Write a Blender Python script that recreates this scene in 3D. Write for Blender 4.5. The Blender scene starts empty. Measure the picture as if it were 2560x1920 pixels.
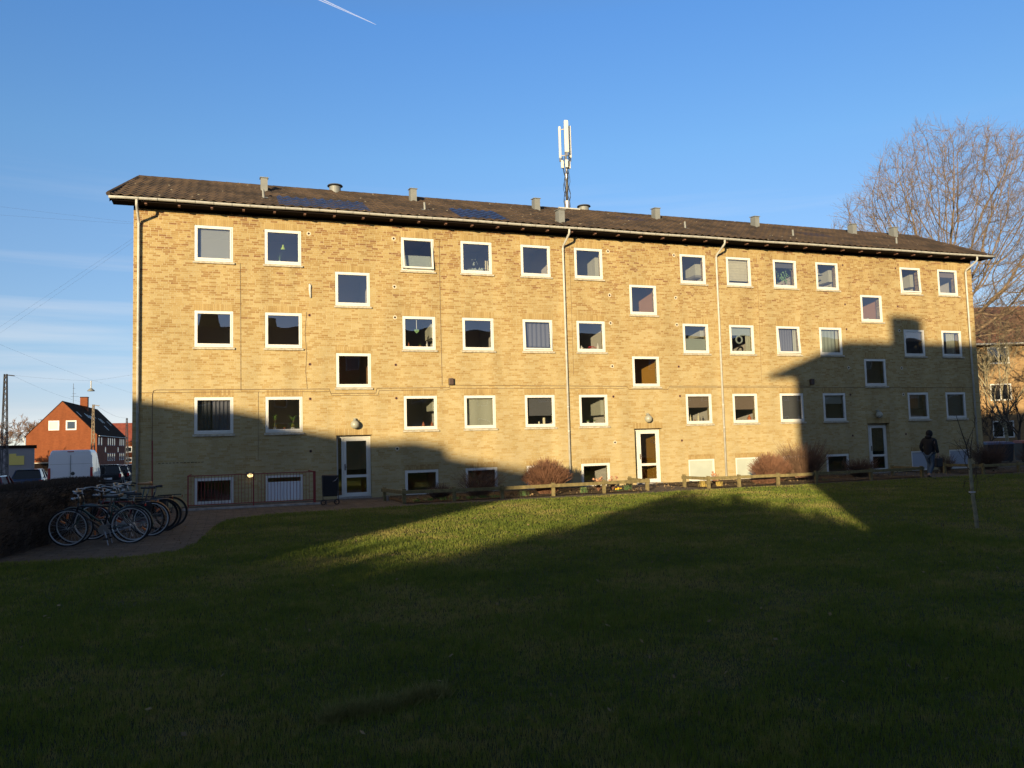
import bpy, bmesh, math, random
import numpy as np
from mathutils import Vector, Matrix
R = math.radians
sc = bpy.context.scene
COL = sc.collection
random.seed(7); RNG = np.random.default_rng(7)

# ------------------------------------------------------------ camera
cam_d = bpy.data.cameras.new('camera'); cam = bpy.data.objects.new('camera', cam_d); COL.objects.link(cam)
CR = Vector((0.94298037, -0.33168404, -0.02781581)); CU = Vector((0.00165205, -0.078904, 0.99688085)); CW = Vector((0.33284424, 0.94008503, 0.07385696))
m = Matrix((( CR.x, CU.x, -CW.x, 2.83447), (CR.y, CU.y, -CW.y, -27.43672), (CR.z, CU.z, -CW.z, 1.70007), (0, 0, 0, 1)))
cam.matrix_world = m
cam_d.sensor_width = 36; cam_d.lens = 36*2005.69/2560; cam_d.clip_start = .05; cam_d.clip_end = 30000
sc.camera = cam
sc.render.resolution_x = 1024; sc.render.resolution_y = 768

# ------------------------------------------------------------ world and sun
SUN_EL = 7.0; SUN_AZ = 180+36.0
w = bpy.data.worlds.new('World'); sc.world = w; w.use_nodes = True
nt = w.node_tree; N = nt.nodes; L = nt.links; N.clear()
out = N.new('ShaderNodeOutputWorld'); bg = N.new('ShaderNodeBackground'); sky = N.new('ShaderNodeTexSky')
sky.sky_type = 'NISHITA'; sky.sun_disc = False; sky.sun_elevation = R(SUN_EL+5); sky.sun_rotation = R(SUN_AZ)
sky.air_density = .4; sky.dust_density = 0; sky.ozone_density = 1
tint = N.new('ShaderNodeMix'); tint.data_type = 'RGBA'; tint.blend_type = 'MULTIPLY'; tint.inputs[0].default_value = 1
skr = N.new('ShaderNodeValToRGB')      # sky tint by height; unseen zenith brightened and warmed to lift shade
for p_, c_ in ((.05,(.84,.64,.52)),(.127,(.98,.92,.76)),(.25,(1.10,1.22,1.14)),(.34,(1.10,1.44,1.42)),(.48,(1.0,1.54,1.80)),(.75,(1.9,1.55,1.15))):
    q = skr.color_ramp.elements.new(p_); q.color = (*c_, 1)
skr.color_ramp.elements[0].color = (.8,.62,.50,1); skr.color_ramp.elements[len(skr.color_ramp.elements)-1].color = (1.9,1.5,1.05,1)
tc = N.new('ShaderNodeTexCoord'); mp = N.new('ShaderNodeMapping'); mp.inputs['Scale'].default_value = (1.3, 1.3, 26); mp.inputs['Rotation'].default_value = (R(2), R(-1.5), 0)
noi = N.new('ShaderNodeTexNoise'); noi.inputs['Scale'].default_value = 1.25; noi.inputs['Detail'].default_value = 5; noi.inputs['Roughness'].default_value = .55
rmp = N.new('ShaderNodeValToRGB'); rmp.color_ramp.elements[0].position = .50; rmp.color_ramp.elements[1].position = .68
sep = N.new('ShaderNodeSeparateXYZ'); band = N.new('ShaderNodeMapRange')   # thin cirrus only low over the horizon
band.inputs[1].default_value = .34; band.inputs[2].default_value = .12; band.inputs[3].default_value = 0; band.inputs[4].default_value = .33
mul = N.new('ShaderNodeMath'); mul.operation = 'MULTIPLY'
cl = N.new('ShaderNodeMix'); cl.data_type = 'RGBA'; cl.inputs[7].default_value = (4.3, 4.35, 4.5, 1)
L.new(tc.outputs['Generated'], mp.inputs[0]); L.new(mp.outputs[0], noi.inputs['Vector']); L.new(noi.outputs[0], rmp.inputs[0])
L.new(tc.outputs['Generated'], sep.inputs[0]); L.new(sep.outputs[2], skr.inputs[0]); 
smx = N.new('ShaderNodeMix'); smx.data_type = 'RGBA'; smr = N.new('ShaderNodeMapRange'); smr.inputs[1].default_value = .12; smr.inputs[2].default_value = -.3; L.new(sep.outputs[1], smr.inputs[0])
L.new(smr.outputs[0], smx.inputs[0]); L.new(skr.outputs[0], smx.inputs[6]); smx.inputs[7].default_value = (1.55, 1.3, 1.15, 1); L.new(smx.outputs[2], tint.inputs[7])   # sky half behind the camera tinted warmer and brighter, as added fill
L.new(sep.outputs[2], band.inputs[0])
L.new(rmp.outputs[0], mul.inputs[0]); L.new(band.outputs[0], mul.inputs[1]); L.new(mul.outputs[0], cl.inputs[0])
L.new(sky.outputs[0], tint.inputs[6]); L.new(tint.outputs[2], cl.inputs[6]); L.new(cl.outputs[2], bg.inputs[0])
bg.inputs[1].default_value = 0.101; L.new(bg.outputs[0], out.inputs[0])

sd = bpy.data.lights.new('sun', 'SUN'); so = bpy.data.objects.new('sun', sd); COL.objects.link(so)
sd.energy = 4.75; sd.angle = R(.53); sd.color = (1.0, .80, .50)
ce = math.cos(R(SUN_EL)); ldir = Vector((math.sin(R(36))*ce, math.cos(R(36))*ce, -math.sin(R(SUN_EL))))
so.rotation_euler = ldir.to_track_quat('-Z', 'Y').to_euler()
sc.view_settings.view_transform = 'Standard'; sc.view_settings.look = 'None'; sc.view_settings.gamma = 1
sc.view_settings.use_curve_mapping = False; sc.view_settings.exposure = 0.97
sc.render.engine = 'CYCLES'
sc.cycles.max_bounces = 8; sc.cycles.transparent_max_bounces = 16

# ------------------------------------------------------------ mesh helpers
class MB:
    def __init__(s): s.v = []; s.f = []
    def add(s, vs, fs):
        n = len(s.v); s.v += [tuple(map(float, q)) for q in vs]; s.f += [tuple(i+n for i in f) for f in fs]; return s
    def box(s, x0, y0, z0, x1, y1, z1):
        v = [(x0,y0,z0),(x1,y0,z0),(x1,y1,z0),(x0,y1,z0),(x0,y0,z1),(x1,y0,z1),(x1,y1,z1),(x0,y1,z1)]
        return s.add(v, [(0,3,2,1),(4,5,6,7),(0,1,5,4),(1,2,6,5),(2,3,7,6),(3,0,4,7)])
    def quad(s, *p): return s.add(p, [tuple(range(len(p)))])
    def tube(s, pts, rad, n=8, cap=True):
        pts = [Vector(p) for p in pts]
        if not isinstance(rad, (list, tuple)): rad = [rad]*len(pts)
        vs = []; fs = []; pu = None
        for i, p in enumerate(pts):
            t = (pts[min(i+1, len(pts)-1)]-pts[max(i-1, 0)])
            t = t.normalized() if t.length > 1e-9 else Vector((0,0,1))
            if pu is None: pu = t.orthogonal().normalized()
            a = (pu - t*pu.dot(t)); a = a.normalized() if a.length > 1e-6 else t.orthogonal().normalized(); pu = a
            b = t.cross(a)
            for k in range(n):
                th = 2*math.pi*k/n; vs.append(p+(a*math.cos(th)+b*math.sin(th))*rad[i])
        for i in range(len(pts)-1):
            for k in range(n):
                k2 = (k+1) % n; fs.append((i*n+k, i*n+k2, (i+1)*n+k2, (i+1)*n+k))
        if cap:
            fs.append(tuple(reversed(range(n)))); fs.append(tuple((len(pts)-1)*n+k for k in range(n)))
        return s.add(vs, fs)
    def lathe(s, prof, c=(0,0,0), n=16, axis='z'):
        vs = []; fs = []
        for r, h in prof:
            for k in range(n):
                th = 2*math.pi*k/n; a, b = r*math.cos(th), r*math.sin(th)
                p = (a, b, h) if axis == 'z' else ((a, h, b) if axis == 'y' else (h, a, b))
                vs.append((p[0]+c[0], p[1]+c[1], p[2]+c[2]))
        for i in range(len(prof)-1):
            for k in range(n):
                k2 = (k+1) % n; q = (i*n+k, i*n+k2, (i+1)*n+k2, (i+1)*n+k); fs.append(q if axis != 'y' else q[::-1])
        return s.add(vs, fs)
    def torus(s, c, R_, r_, n=28, m_=6, axis='y'):
        vs = []; fs = []
        for i in range(n):
            a = 2*math.pi*i/n
            for j in range(m_):
                b = 2*math.pi*j/m_; rr = R_+r_*math.cos(b); h = r_*math.sin(b)
                p = (rr*math.cos(a), h, rr*math.sin(a)) if axis == 'y' else (rr*math.cos(a), rr*math.sin(a), h)
                vs.append((c[0]+p[0], c[1]+p[1], c[2]+p[2]))
        for i in range(n):
            for j in range(m_): fs.append((i*m_+j, ((i+1)%n)*m_+j, ((i+1)%n)*m_+(j+1)%m_, i*m_+(j+1)%m_))
        return s.add(vs, fs)
    def ball(s, c, r, n=12, m_=8, sq=(1,1,1)):
        vs = []; fs = []
        for i in range(m_+1):
            ph = math.pi*i/m_
            for k in range(n):
                th = 2*math.pi*k/n
                vs.append((c[0]+r*sq[0]*math.sin(ph)*math.cos(th), c[1]+r*sq[1]*math.sin(ph)*math.sin(th), c[2]-r*sq[2]*math.cos(ph)))
        for i in range(m_):
            for k in range(n): fs.append((i*n+k, i*n+(k+1)%n, (i+1)*n+(k+1)%n, (i+1)*n+k))
        return s.add(vs, fs)
    def ring(s, x0, z0, x1, z1, wd, y0, y1, wb=None):   # picture-frame in the XZ plane
        wb = wb or wd
        s.box(x0, y0, z0, x1, y1, z0+wb); s.box(x0, y0, z1-wd, x1, y1, z1)
        s.box(x0, y0, z0+wb, x0+wd, y1, z1-wd); s.box(x1-wd, y0, z0+wb, x1, y1, z1-wd); return s
    def build(s, name, mat, parent=None, org=None, smooth=False, bevel=0, xf=None):
        v = s.v
        if xf is not None: v = [tuple(xf @ Vector(q)) for q in v]
        if org is None and parent is not None: org = parent.get('_org')
        if org is not None: v = [(a-org[0], b-org[1], c-org[2]) for a, b, c in v]
        me = bpy.data.meshes.new(name); me.from_pydata(v, [], s.f); me.update()
        o = bpy.data.objects.new(name, me); COL.objects.link(o)
        if mat: me.materials.append(mat)
        if smooth: me.polygons.foreach_set('use_smooth', [True]*len(me.polygons))
        if bevel:
            b = o.modifiers.new('bevel', 'BEVEL'); b.width = bevel; b.segments = 2; b.limit_method = 'ANGLE'
        if parent is not None:
            o.parent = parent
            if parent.get('_org') is not None: o['_org'] = list(parent['_org'])
        elif org is not None: o.location = org
        return o

def npmesh(name, V, F, mat, parent=None, loc=None, k=None):
    me = bpy.data.meshes.new(name); V = np.asarray(V, np.float32); F = np.asarray(F, np.int32); kk = F.shape[1]
    me.vertices.add(len(V)); me.vertices.foreach_set('co', V.ravel())
    me.loops.add(F.size); me.loops.foreach_set('vertex_index', F.ravel())
    me.polygons.add(len(F)); me.polygons.foreach_set('loop_start', np.arange(len(F), dtype=np.int32)*kk)
    me.polygons.foreach_set('loop_total', np.full(len(F), kk, np.int32)); me.update(calc_edges=True)
    me.materials.append(mat); o = bpy.data.objects.new(name, me); COL.objects.link(o)
    if parent is not None: o.parent = parent
    if loc is not None: o.location = loc
    return o

def thing(name, label, cat, loc=(0,0,0), rz=0, group=None, absolute=False):
    o = bpy.data.objects.new(name, None); COL.objects.link(o); o.location = loc; o.rotation_euler = (0,0,rz); o.empty_display_size = .2
    o['label'] = label; o['category'] = cat
    if group: o['group'] = group
    if absolute: o['_org'] = list(map(float, loc))      # parts are given in world coordinates
    return o
def tag(o, label, cat, group=None):
    o['label'] = label; o['category'] = cat
    if group: o['group'] = group
    return o
def kind(o, k): o['kind'] = k; return o
def dup(o, loc, rz=0, label=None, scale=None, parent=None):
    c = o.copy(); COL.objects.link(c)
    if parent is None: c.location = loc; c.rotation_euler = (0,0,rz)
    else: c.parent = parent
    if label: c['label'] = label
    if scale: c.scale = scale
    for ch in [q for q in list(bpy.data.objects) if q.parent == o]: dup(ch, None, parent=c)
    return c

# ------------------------------------------------------------ materials
def mat(name, col, rough=.7, metal=0, noise=0, nscale=8, bump=0, spec=.5, col2=None):
    m = bpy.data.materials.new(name); m.use_nodes = True; b = m.node_tree.nodes['Principled BSDF']; n = m.node_tree.nodes; l = m.node_tree.links
    b.inputs['Base Color'].default_value = (*col, 1); b.inputs['Roughness'].default_value = rough; b.inputs['Metallic'].default_value = metal
    b.inputs['Specular IOR Level'].default_value = spec
    if noise or bump:
        tc = n.new('ShaderNodeTexCoord'); t = n.new('ShaderNodeTexNoise'); t.inputs['Scale'].default_value = nscale; t.inputs['Detail'].default_value = 5
        l.new(tc.outputs['Object'], t.inputs['Vector'])
        if noise:
            mx = n.new('ShaderNodeMix'); mx.data_type = 'RGBA'
            c2 = col2 or tuple(c*(1-noise) for c in col); c1 = col if col2 else tuple(min(1, c*(1+noise*.6)) for c in col)
            mx.inputs[6].default_value = (*c2, 1); mx.inputs[7].default_value = (*c1, 1)
            mr = n.new('ShaderNodeMapRange'); mr.inputs[1].default_value = .35; mr.inputs[2].default_value = .65
            l.new(t.outputs[0], mr.inputs[0]); l.new(mr.outputs[0], mx.inputs[0]); l.new(mx.outputs[2], b.inputs['Base Color'])
        if bump:
            bp = n.new('ShaderNodeBump'); bp.inputs['Strength'].default_value = bump; bp.inputs['Distance'].default_value = .02
            l.new(t.outputs[0], bp.inputs['Height']); l.new(bp.outputs[0], b.inputs['Normal'])
    return m

def mth(n, l, op, a, b=None, c=None):
    q = n.new('ShaderNodeMath'); q.operation = op
    for i, x in enumerate((a, b, c)):
        if x is None: continue
        if isinstance(x, (int, float)): q.inputs[i].default_value = x
        else: l.new(x, q.inputs[i])
    return q.outputs[0]

def brick_mat(name, stops, mortar, soldier=False, bw=.24, bh=.0667, grade=None):
    """brickwork: one random colour per brick, stretched batches of darker bricks, mortar joints"""
    m = bpy.data.materials.new(name); m.use_nodes = True; n = m.node_tree.nodes; l = m.node_tree.links; b = n['Principled BSDF']
    tc = n.new('ShaderNodeTexCoord'); sp = n.new('ShaderNodeSeparateXYZ'); l.new(tc.outputs['Object'], sp.inputs[0])
    u = mth(n, l, 'ADD', sp.outputs[0], sp.outputs[1]); z = sp.outputs[2]
    if soldier: u, z = z, u
    row = mth(n, l, 'DIVIDE', z, bh); ri = mth(n, l, 'FLOOR', row)
    if soldier: cu = mth(n, l, 'DIVIDE', u, .5); ci = mth(n, l, 'FLOOR', cu); fcc = mth(n, l, 'FRACT', cu)
    else:       # two stretchers and a header, shifted course by course
        wn0 = n.new('ShaderNodeTexWhiteNoise'); wn0.noise_dimensions = '1D'; l.new(ri, wn0.inputs['W'])
        cu = mth(n, l, 'ADD', mth(n, l, 'DIVIDE', u, bw*2.5), mth(n, l, 'MULTIPLY', mth(n, l, 'FLOOR', mth(n, l, 'MULTIPLY', wn0.outputs[0], 10)), .1)); f0 = mth(n, l, 'FRACT', cu)
        g1 = mth(n, l, 'GREATER_THAN', f0, .4); g2 = mth(n, l, 'GREATER_THAN', f0, .8); ci = mth(n, l, 'ADD', mth(n, l, 'MULTIPLY', mth(n, l, 'FLOOR', cu), 3), mth(n, l, 'ADD', g1, g2))
        fcc = mth(n, l, 'SUBTRACT', f0, mth(n, l, 'MULTIPLY', mth(n, l, 'ADD', g1, g2), .4))
    # runs of header bricks
    cb = n.new('ShaderNodeCombineXYZ'); l.new(ci, cb.inputs[0]); l.new(ri, cb.inputs[1])
    wn = n.new('ShaderNodeTexWhiteNoise'); wn.noise_dimensions = '2D'; l.new(cb.outputs[0], wn.inputs['Vector'])
    cr = n.new('ShaderNodeValToRGB'); cr.color_ramp.interpolation = 'LINEAR'
    e = cr.color_ramp.elements
    while len(e) < len(stops): e.new(.5)
    for i, (p, c) in enumerate(stops): e[i].position = p; e[i].color = (*c, 1)
    # patches: shift the random value so dark bricks gather in flat horizontal runs
    mpn = n.new('ShaderNodeMapping'); mpn.inputs['Scale'].default_value = (.45, .45, 2.2); l.new(tc.outputs['Object'], mpn.inputs[0])
    t = n.new('ShaderNodeTexNoise'); t.inputs['Scale'].default_value = 1.6; t.inputs['Detail'].default_value = 3; l.new(mpn.outputs[0], t.inputs['Vector'])
    sh = mth(n, l, 'MULTIPLY', mth(n, l, 'SUBTRACT', t.outputs[0], .5), .75)
    val = mth(n, l, 'ADD', mth(n, l, 'ADD', mth(n, l, 'MULTIPLY', wn.outputs[0], .62), .14), sh)
    if grade:   # delivery batches differ by height
        mr = n.new('ShaderNodeMapRange'); mr.inputs[1].default_value = 0; mr.inputs[2].default_value = 9; mr.inputs[3].default_value = -grade; mr.inputs[4].default_value = grade
        l.new(sp.outputs[2], mr.inputs[0]); val = mth(n, l, 'ADD', val, mr.outputs[0])
    cl = mth(n, l, 'MINIMUM', mth(n, l, 'MAXIMUM', val, .001), .999); l.new(cl, cr.inputs[0])
    fr = mth(n, l, 'FRACT', row); fc = fcc
    jz = mth(n, l, 'LESS_THAN', fr, .15); jx = mth(n, l, 'LESS_THAN', fc, .026 if not soldier else .01)
    j = mth(n, l, 'MAXIMUM', jz, jx)
    t2 = n.new('ShaderNodeTexNoise'); t2.inputs['Scale'].default_value = 30; t2.inputs['Detail'].default_value = 2; l.new(tc.outputs['Object'], t2.inputs['Vector'])
    mx = n.new('ShaderNodeMix'); mx.data_type = 'RGBA'; l.new(j, mx.inputs[0]); l.new(cr.outputs[0], mx.inputs[6]); mx.inputs[7].default_value = (*mortar, 1)
    mv = n.new('ShaderNodeMix'); mv.data_type = 'RGBA'; mv.blend_type = 'MULTIPLY'; mv.inputs[0].default_value = 1
    mr2 = n.new('ShaderNodeMapRange'); mr2.inputs[3].default_value = .75; mr2.inputs[4].default_value = 1.2; l.new(t2.outputs[0], mr2.inputs[0])
    l.new(mx.outputs[2], mv.inputs[6]); l.new(mr2.outputs[0], mv.inputs[7])
    # weathering: broad soot and rain marks
    ms = n.new('ShaderNodeMapping'); ms.inputs['Scale'].default_value = (1.6, 1.6, .28); l.new(tc.outputs['Object'], ms.inputs[0])
    t3 = n.new('ShaderNodeTexNoise'); t3.inputs['Scale'].default_value = 1.0; t3.inputs['Detail'].default_value = 4; l.new(ms.outputs[0], t3.inputs['Vector'])
    mr3 = n.new('ShaderNodeMapRange'); mr3.inputs[1].default_value = .3; mr3.inputs[2].default_value = .7; mr3.inputs[3].default_value = .86; mr3.inputs[4].default_value = 1.08; l.new(t3.outputs[0], mr3.inputs[0])
    mw = n.new('ShaderNodeMix'); mw.data_type = 'RGBA'; mw.blend_type = 'MULTIPLY'; mw.inputs[0].default_value = 1; l.new(mv.outputs[2], mw.inputs[6]); l.new(mr3.outputs[0], mw.inputs[7]); l.new(mw.outputs[2], b.inputs['Base Color'])
    bp = n.new('ShaderNodeBump'); bp.inputs['Strength'].default_value = .5; bp.inputs['Distance'].default_value = .006; bp.invert = True
    l.new(j, bp.inputs['Height']); l.new(bp.outputs[0], b.inputs['Normal'])
    b.inputs['Roughness'].default_value = .9; b.inputs['Specular IOR Level'].default_value = .2
    return m

YB = [(0, (.42,.34,.18)), (.35, (.385,.295,.135)), (.6, (.345,.245,.10)), (.8, (.295,.195,.072)), (.95, (.25,.145,.053)), (1, (.20,.105,.045))]
M = {}
M['brick'] = brick_mat('yellow_brick', YB, (.40,.32,.18), grade=.30)
M['soldier'] = brick_mat('soldier_brick', [(0,(.42,.32,.155)),(.4,(.37,.265,.11)),(.75,(.31,.21,.08)),(.95,(.25,.155,.06))], (.28,.20,.10), soldier=True)
M['redbrick'] = brick_mat('orange_red_brick', [(0,(.23,.066,.022)),(.4,(.20,.056,.019)),(.8,(.165,.045,.016))], (.21,.08,.035))
M['obrick'] = brick_mat('tan_brick', [(0,(.34,.225,.105)),(.4,(.29,.18,.078)),(.8,(.22,.125,.055))], (.32,.24,.14))
M['white'] = mat('white_paint', (.62,.61,.55), .45, noise=.06, nscale=3)
M['whiteflat'] = mat('white_panel', (.62,.64,.66), .6)
M['pale'] = mat('pale_board', (.40,.43,.36), .6, noise=.08, nscale=2)
M['greyboard'] = mat('grey_board', (.30,.33,.37), .6)
M['sill'] = mat('concrete_sill', (.42,.38,.29), .9, noise=.25, nscale=12)
M['concrete'] = mat('concrete', (.32,.30,.27), .95, noise=.3, nscale=6)
M['gutter'] = mat('gutter_zinc', (.42,.41,.36), .5, 0.0, noise=.15, nscale=5)
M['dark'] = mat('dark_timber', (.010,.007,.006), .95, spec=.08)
M['rafter'] = mat('rafter_end', (.15,.075,.05), .85)
M['vent'] = mat('grey_vent_metal', (.20,.205,.185), .6, .2, noise=.1, nscale=4)
M['ventdark'] = mat('vent_cap_metal', (.09,.09,.09), .5, .4)
M['holedark'] = mat('hole_dark', (.02,.015,.012), .9)
M['holepipe'] = mat('hole_liner', (.24,.12,.07), .85)
M['holering'] = mat('hole_mortar', (.55,.48,.36), .9)
M['cable'] = mat('cable_sheath', (.17,.115,.065), .7)
M['boxbrown'] = mat('junction_box', (.06,.035,.025), .6)
M['steel'] = mat('mast_steel', (.5,.46,.40), .35, .8)
M['panel'] = mat('antenna_radome', (.62,.60,.52), .5)
M['black'] = mat('black_rubber', (.014,.014,.015), .6)
M['blackcloth'] = mat('black_fabric', (.016,.016,.018), .9)
M['redpaint'] = mat('red_railing_paint', (.22,.02,.02), .5)
M['fence'] = mat('weathered_timber', (.17,.135,.055), .9, noise=.3, nscale=9, bump=.3)
M['room'] = mat('room_wall', (.6,.56,.48), .9)
M['roomdark'] = mat('room_wall_dark', (.60,.54,.46), .95)
M['ochre'] = mat('ochre_stair_wall', (.50,.25,.035), .8)
M['terra'] = mat('tan_stair_wall', (.45,.24,.10), .8)
M['cab'] = mat('kitchen_cabinet', (.50,.49,.38), .5)
M['hood'] = mat('cooker_hood', (.35,.34,.30), .4, .3)
M['blindw'] = mat('white_blind', (.50,.51,.46), .8)
M['blindc'] = mat('cream_blind', (.52,.48,.34), .8, noise=.05)
M['blindg'] = mat('grey_blind', (.11,.11,.115), .85)
M['blindb'] = mat('brown_blind', (.20,.15,.11), .85)
M['curtain'] = mat('pale_curtain', (.38,.38,.30), .85)
M['curtaing'] = mat('grey_curtain', (.15,.155,.19), .85)
M['curtaind'] = mat('dark_curtain', (.055,.06,.07), .9)
M['frost'] = mat('frosted_film', (.30,.34,.31), .6)
M['leaf'] = mat('house_plant_leaf', (.13,.24,.04), .5)
M['leafp'] = mat('pale_plant_leaf', (.22,.38,.16), .5)
M['dry'] = mat('dry_yellow_leaf', (.45,.33,.08), .7)
M['pot'] = mat('white_pot', (.72,.70,.64), .4)
M['potred'] = mat('terracotta_pot', (.38,.12,.05), .7)
M['redflower'] = mat('red_flower', (.5,.03,.04), .6)
M['green'] = mat('lime_lamp', (.45,.62,.10), .4)
M['candle'] = mat('candle_wax', (.78,.70,.46), .5)
M['globe'] = mat('lamp_globe', (.30,.30,.24), .35)
M['mastdark'] = mat('dark_mast_steel', (.03,.03,.035), .6, .3)
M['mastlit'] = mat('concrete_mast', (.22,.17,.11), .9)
M['paint_white'] = mat('van_white_paint', (.68,.70,.74), .25)
M['carblue'] = mat('dark_blue_car_paint', (.02,.04,.09), .15, .3)
M['carblack'] = mat('black_car_paint', (.012,.012,.014), .12, .2)
M['carred'] = mat('dark_red_car_paint', (.12,.02,.025), .15, .2)
M['carglass'] = mat('car_window_glass', (.01,.012,.015), .04, 0, spec=.8)
M['redlight'] = mat('red_lamp_lens', (.30,.008,.012), .2)
M['rim'] = mat('alloy_rim', (.4,.4,.42), .3, .8)
M['chrome'] = mat('bare_chrome', (.35,.36,.37), .35, 1)
M['wheelrim'] = mat('bicycle_rim', (.50,.55,.58), .35, .35)
M['frameblk'] = mat('black_frame_paint', (.012,.014,.018), .3)
M['framegrn'] = mat('green_frame_paint', (.02,.06,.05), .3)
M['framered'] = mat('red_frame_paint', (.12,.015,.015), .3)
M['orange'] = mat('orange_reflector', (.6,.16,.04), .4)
M['tan'] = mat('tan_leather', (.30,.14,.04), .5); M['greybag'] = mat('grey_canvas', (.10,.105,.11), .9)
M['leather'] = mat('saddle_black', (.02,.02,.022), .5)
M['denim'] = mat('blue_denim', (.055,.085,.12), .9, noise=.2, nscale=20)
M['jacket'] = mat('black_jacket', (.006,.006,.008), .9)
M['skin'] = mat('skin', (.38,.22,.15), .6)
M['tileback'] = mat('roof_tile_plain', (.07,.05,.04), .85)
M['roofdark'] = mat('dark_roof', (.030,.018,.012), 1.0, spec=.05, noise=.2, nscale=2)
M['roofred'] = mat('red_tile_roof', (.20,.045,.025), .8, noise=.25, nscale=1.5)
M['roofbrown'] = mat('brown_red_tile_roof', (.24,.115,.062), .85, noise=.25, nscale=1.2)
M['stucco'] = mat('grey_render', (.30,.27,.27), .9)
M['sunpaint'] = mat('painted_sun_patch', (.80,.60,.14), .6)
M['bark'] = mat('pale_bark', (.25,.17,.10), .95, noise=.3, nscale=6, col2=(.09,.07,.045))
M['barkd'] = mat('dark_bark', (.07,.05,.035), .95)
M['barkg'] = mat('sapling_bark', (.30,.26,.16), .95, noise=.3, nscale=10)
M['twig'] = mat('red_brown_twigs', (.20,.095,.052), .9, noise=.35, nscale=5)
M['twigt'] = mat('tan_twigs', (.19,.11,.065), .9, noise=.3, nscale=5)
M['twigd'] = mat('brown_twigs', (.12,.07,.045), .95)
M['hedge'] = mat('hedge_twigs', (.040,.028,.020), .95, noise=.4, nscale=6)
M['evergreen'] = mat('evergreen_leaf', (.03,.05,.02), .8, noise=.3, nscale=3)
M['daff'] = mat('daffodil_leaf', (.09,.16,.05), .6)
M['yflower'] = mat('yellow_flower', (.75,.45,.03), .6)
M['dryflower'] = mat('dry_flower_head', (.40,.22,.12), .9)
M['bluelid'] = mat('blue_bin_lid', (.02,.06,.15), .4)
M['binbody'] = mat('dark_bin', (.02,.022,.026), .5)
M['binred'] = mat('red_bin_lid', (.30,.04,.015), .5)
M['paper'] = mat('white_notice', (.6,.6,.6), .7)
M['digit'] = mat('black_digit', (.03,.02,.015), .6)
M['road'] = mat('asphalt', (.055,.055,.058), .9, noise=.2, nscale=3)

def glass_mat():
    m = bpy.data.materials.new('window_glass'); m.use_nodes = True; n = m.node_tree.nodes; l = m.node_tree.links; n.clear()
    o = n.new('ShaderNodeOutputMaterial'); mx = n.new('ShaderNodeMixShader'); t = n.new('ShaderNodeBsdfTransparent'); g = n.new('ShaderNodeBsdfGlossy')
    t.inputs[0].default_value = (.86,.88,.88,1); g.inputs['Roughness'].default_value = 0.0; g.inputs[0].default_value = (.95,.97,1,1)
    fr = n.new('ShaderNodeFresnel'); fr.inputs[0].default_value = 1.52
    tc = n.new('ShaderNodeTexCoord'); no = n.new('ShaderNodeTexNoise'); no.inputs['Scale'].default_value = 1.3; no.inputs['Detail'].default_value = 0; l.new(tc.outputs['Object'], no.inputs['Vector'])
    bp = n.new('ShaderNodeBump'); bp.inputs['Strength'].default_value = .12; bp.inputs['Distance'].default_value = .02; l.new(no.outputs[0], bp.inputs['Height'])
    l.new(bp.outputs[0], g.inputs['Normal'])
    f = mth(n, l, 'MINIMUM', mth(n, l, 'MULTIPLY', fr.outputs[0], 3.3), 1.0)
    l.new(f, mx.inputs[0]); l.new(t.outputs[0], mx.inputs[1]); l.new(g.outputs[0], mx.inputs[2]); l.new(mx.outputs[0], o.inputs[0]); return m
M['glass'] = glass_mat()

def tile_mat(name, base, dark, speck, rough=.85):
    m = bpy.data.materials.new(name); m.use_nodes = True; n = m.node_tree.nodes; l = m.node_tree.links; b = n['Principled BSDF']
    tc = n.new('ShaderNodeTexCoord'); t = n.new('ShaderNodeTexNoise'); t.inputs['Scale'].default_value = 1.1; t.inputs['Detail'].default_value = 6; l.new(tc.outputs['Object'], t.inputs['Vector'])
    mx = n.new('ShaderNodeMix'); mx.data_type = 'RGBA'; mx.inputs[6].default_value = (*dark,1); mx.inputs[7].default_value = (*base,1)
    mr = n.new('ShaderNodeMapRange'); mr.inputs[1].default_value = .38; mr.inputs[2].default_value = .62; l.new(t.outputs[0], mr.inputs[0]); l.new(mr.outputs[0], mx.inputs[0])
    v = n.new('ShaderNodeTexVoronoi'); v.inputs['Scale'].default_value = 3.4; l.new(tc.outputs['Object'], v.inputs['Vector'])
    wn = n.new('ShaderNodeTexNoise'); wn.inputs['Scale'].default_value = 5; l.new(tc.outputs['Object'], wn.inputs['Vector'])
    thr = mth(n, l, 'MULTIPLY', wn.outputs[0], .21)
    k = mth(n, l, 'LESS_THAN', v.outputs['Distance'], thr)
    mx2 = n.new('ShaderNodeMix'); mx2.data_type = 'RGBA'; l.new(k, mx2.inputs[0]); l.new(mx.outputs[2], mx2.inputs[6]); mx2.inputs[7].default_value = (*speck,1)
    l.new(mx2.outputs[2], b.inputs['Base Color']); b.inputs['Roughness'].default_value = rough; b.inputs['Specular IOR Level'].default_value = .25
    return m
M['tile'] = tile_mat('concrete_roof_tile', (.082,.055,.035), (.040,.029,.021), (.20,.17,.12))
M['tile_new'] = mat('newer_dark_tile', (.035,.024,.026), .7)
M['solar'] = mat('blue_solar_tile', (.014,.020,.055), .3, 0, noise=.3, nscale=4)

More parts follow.
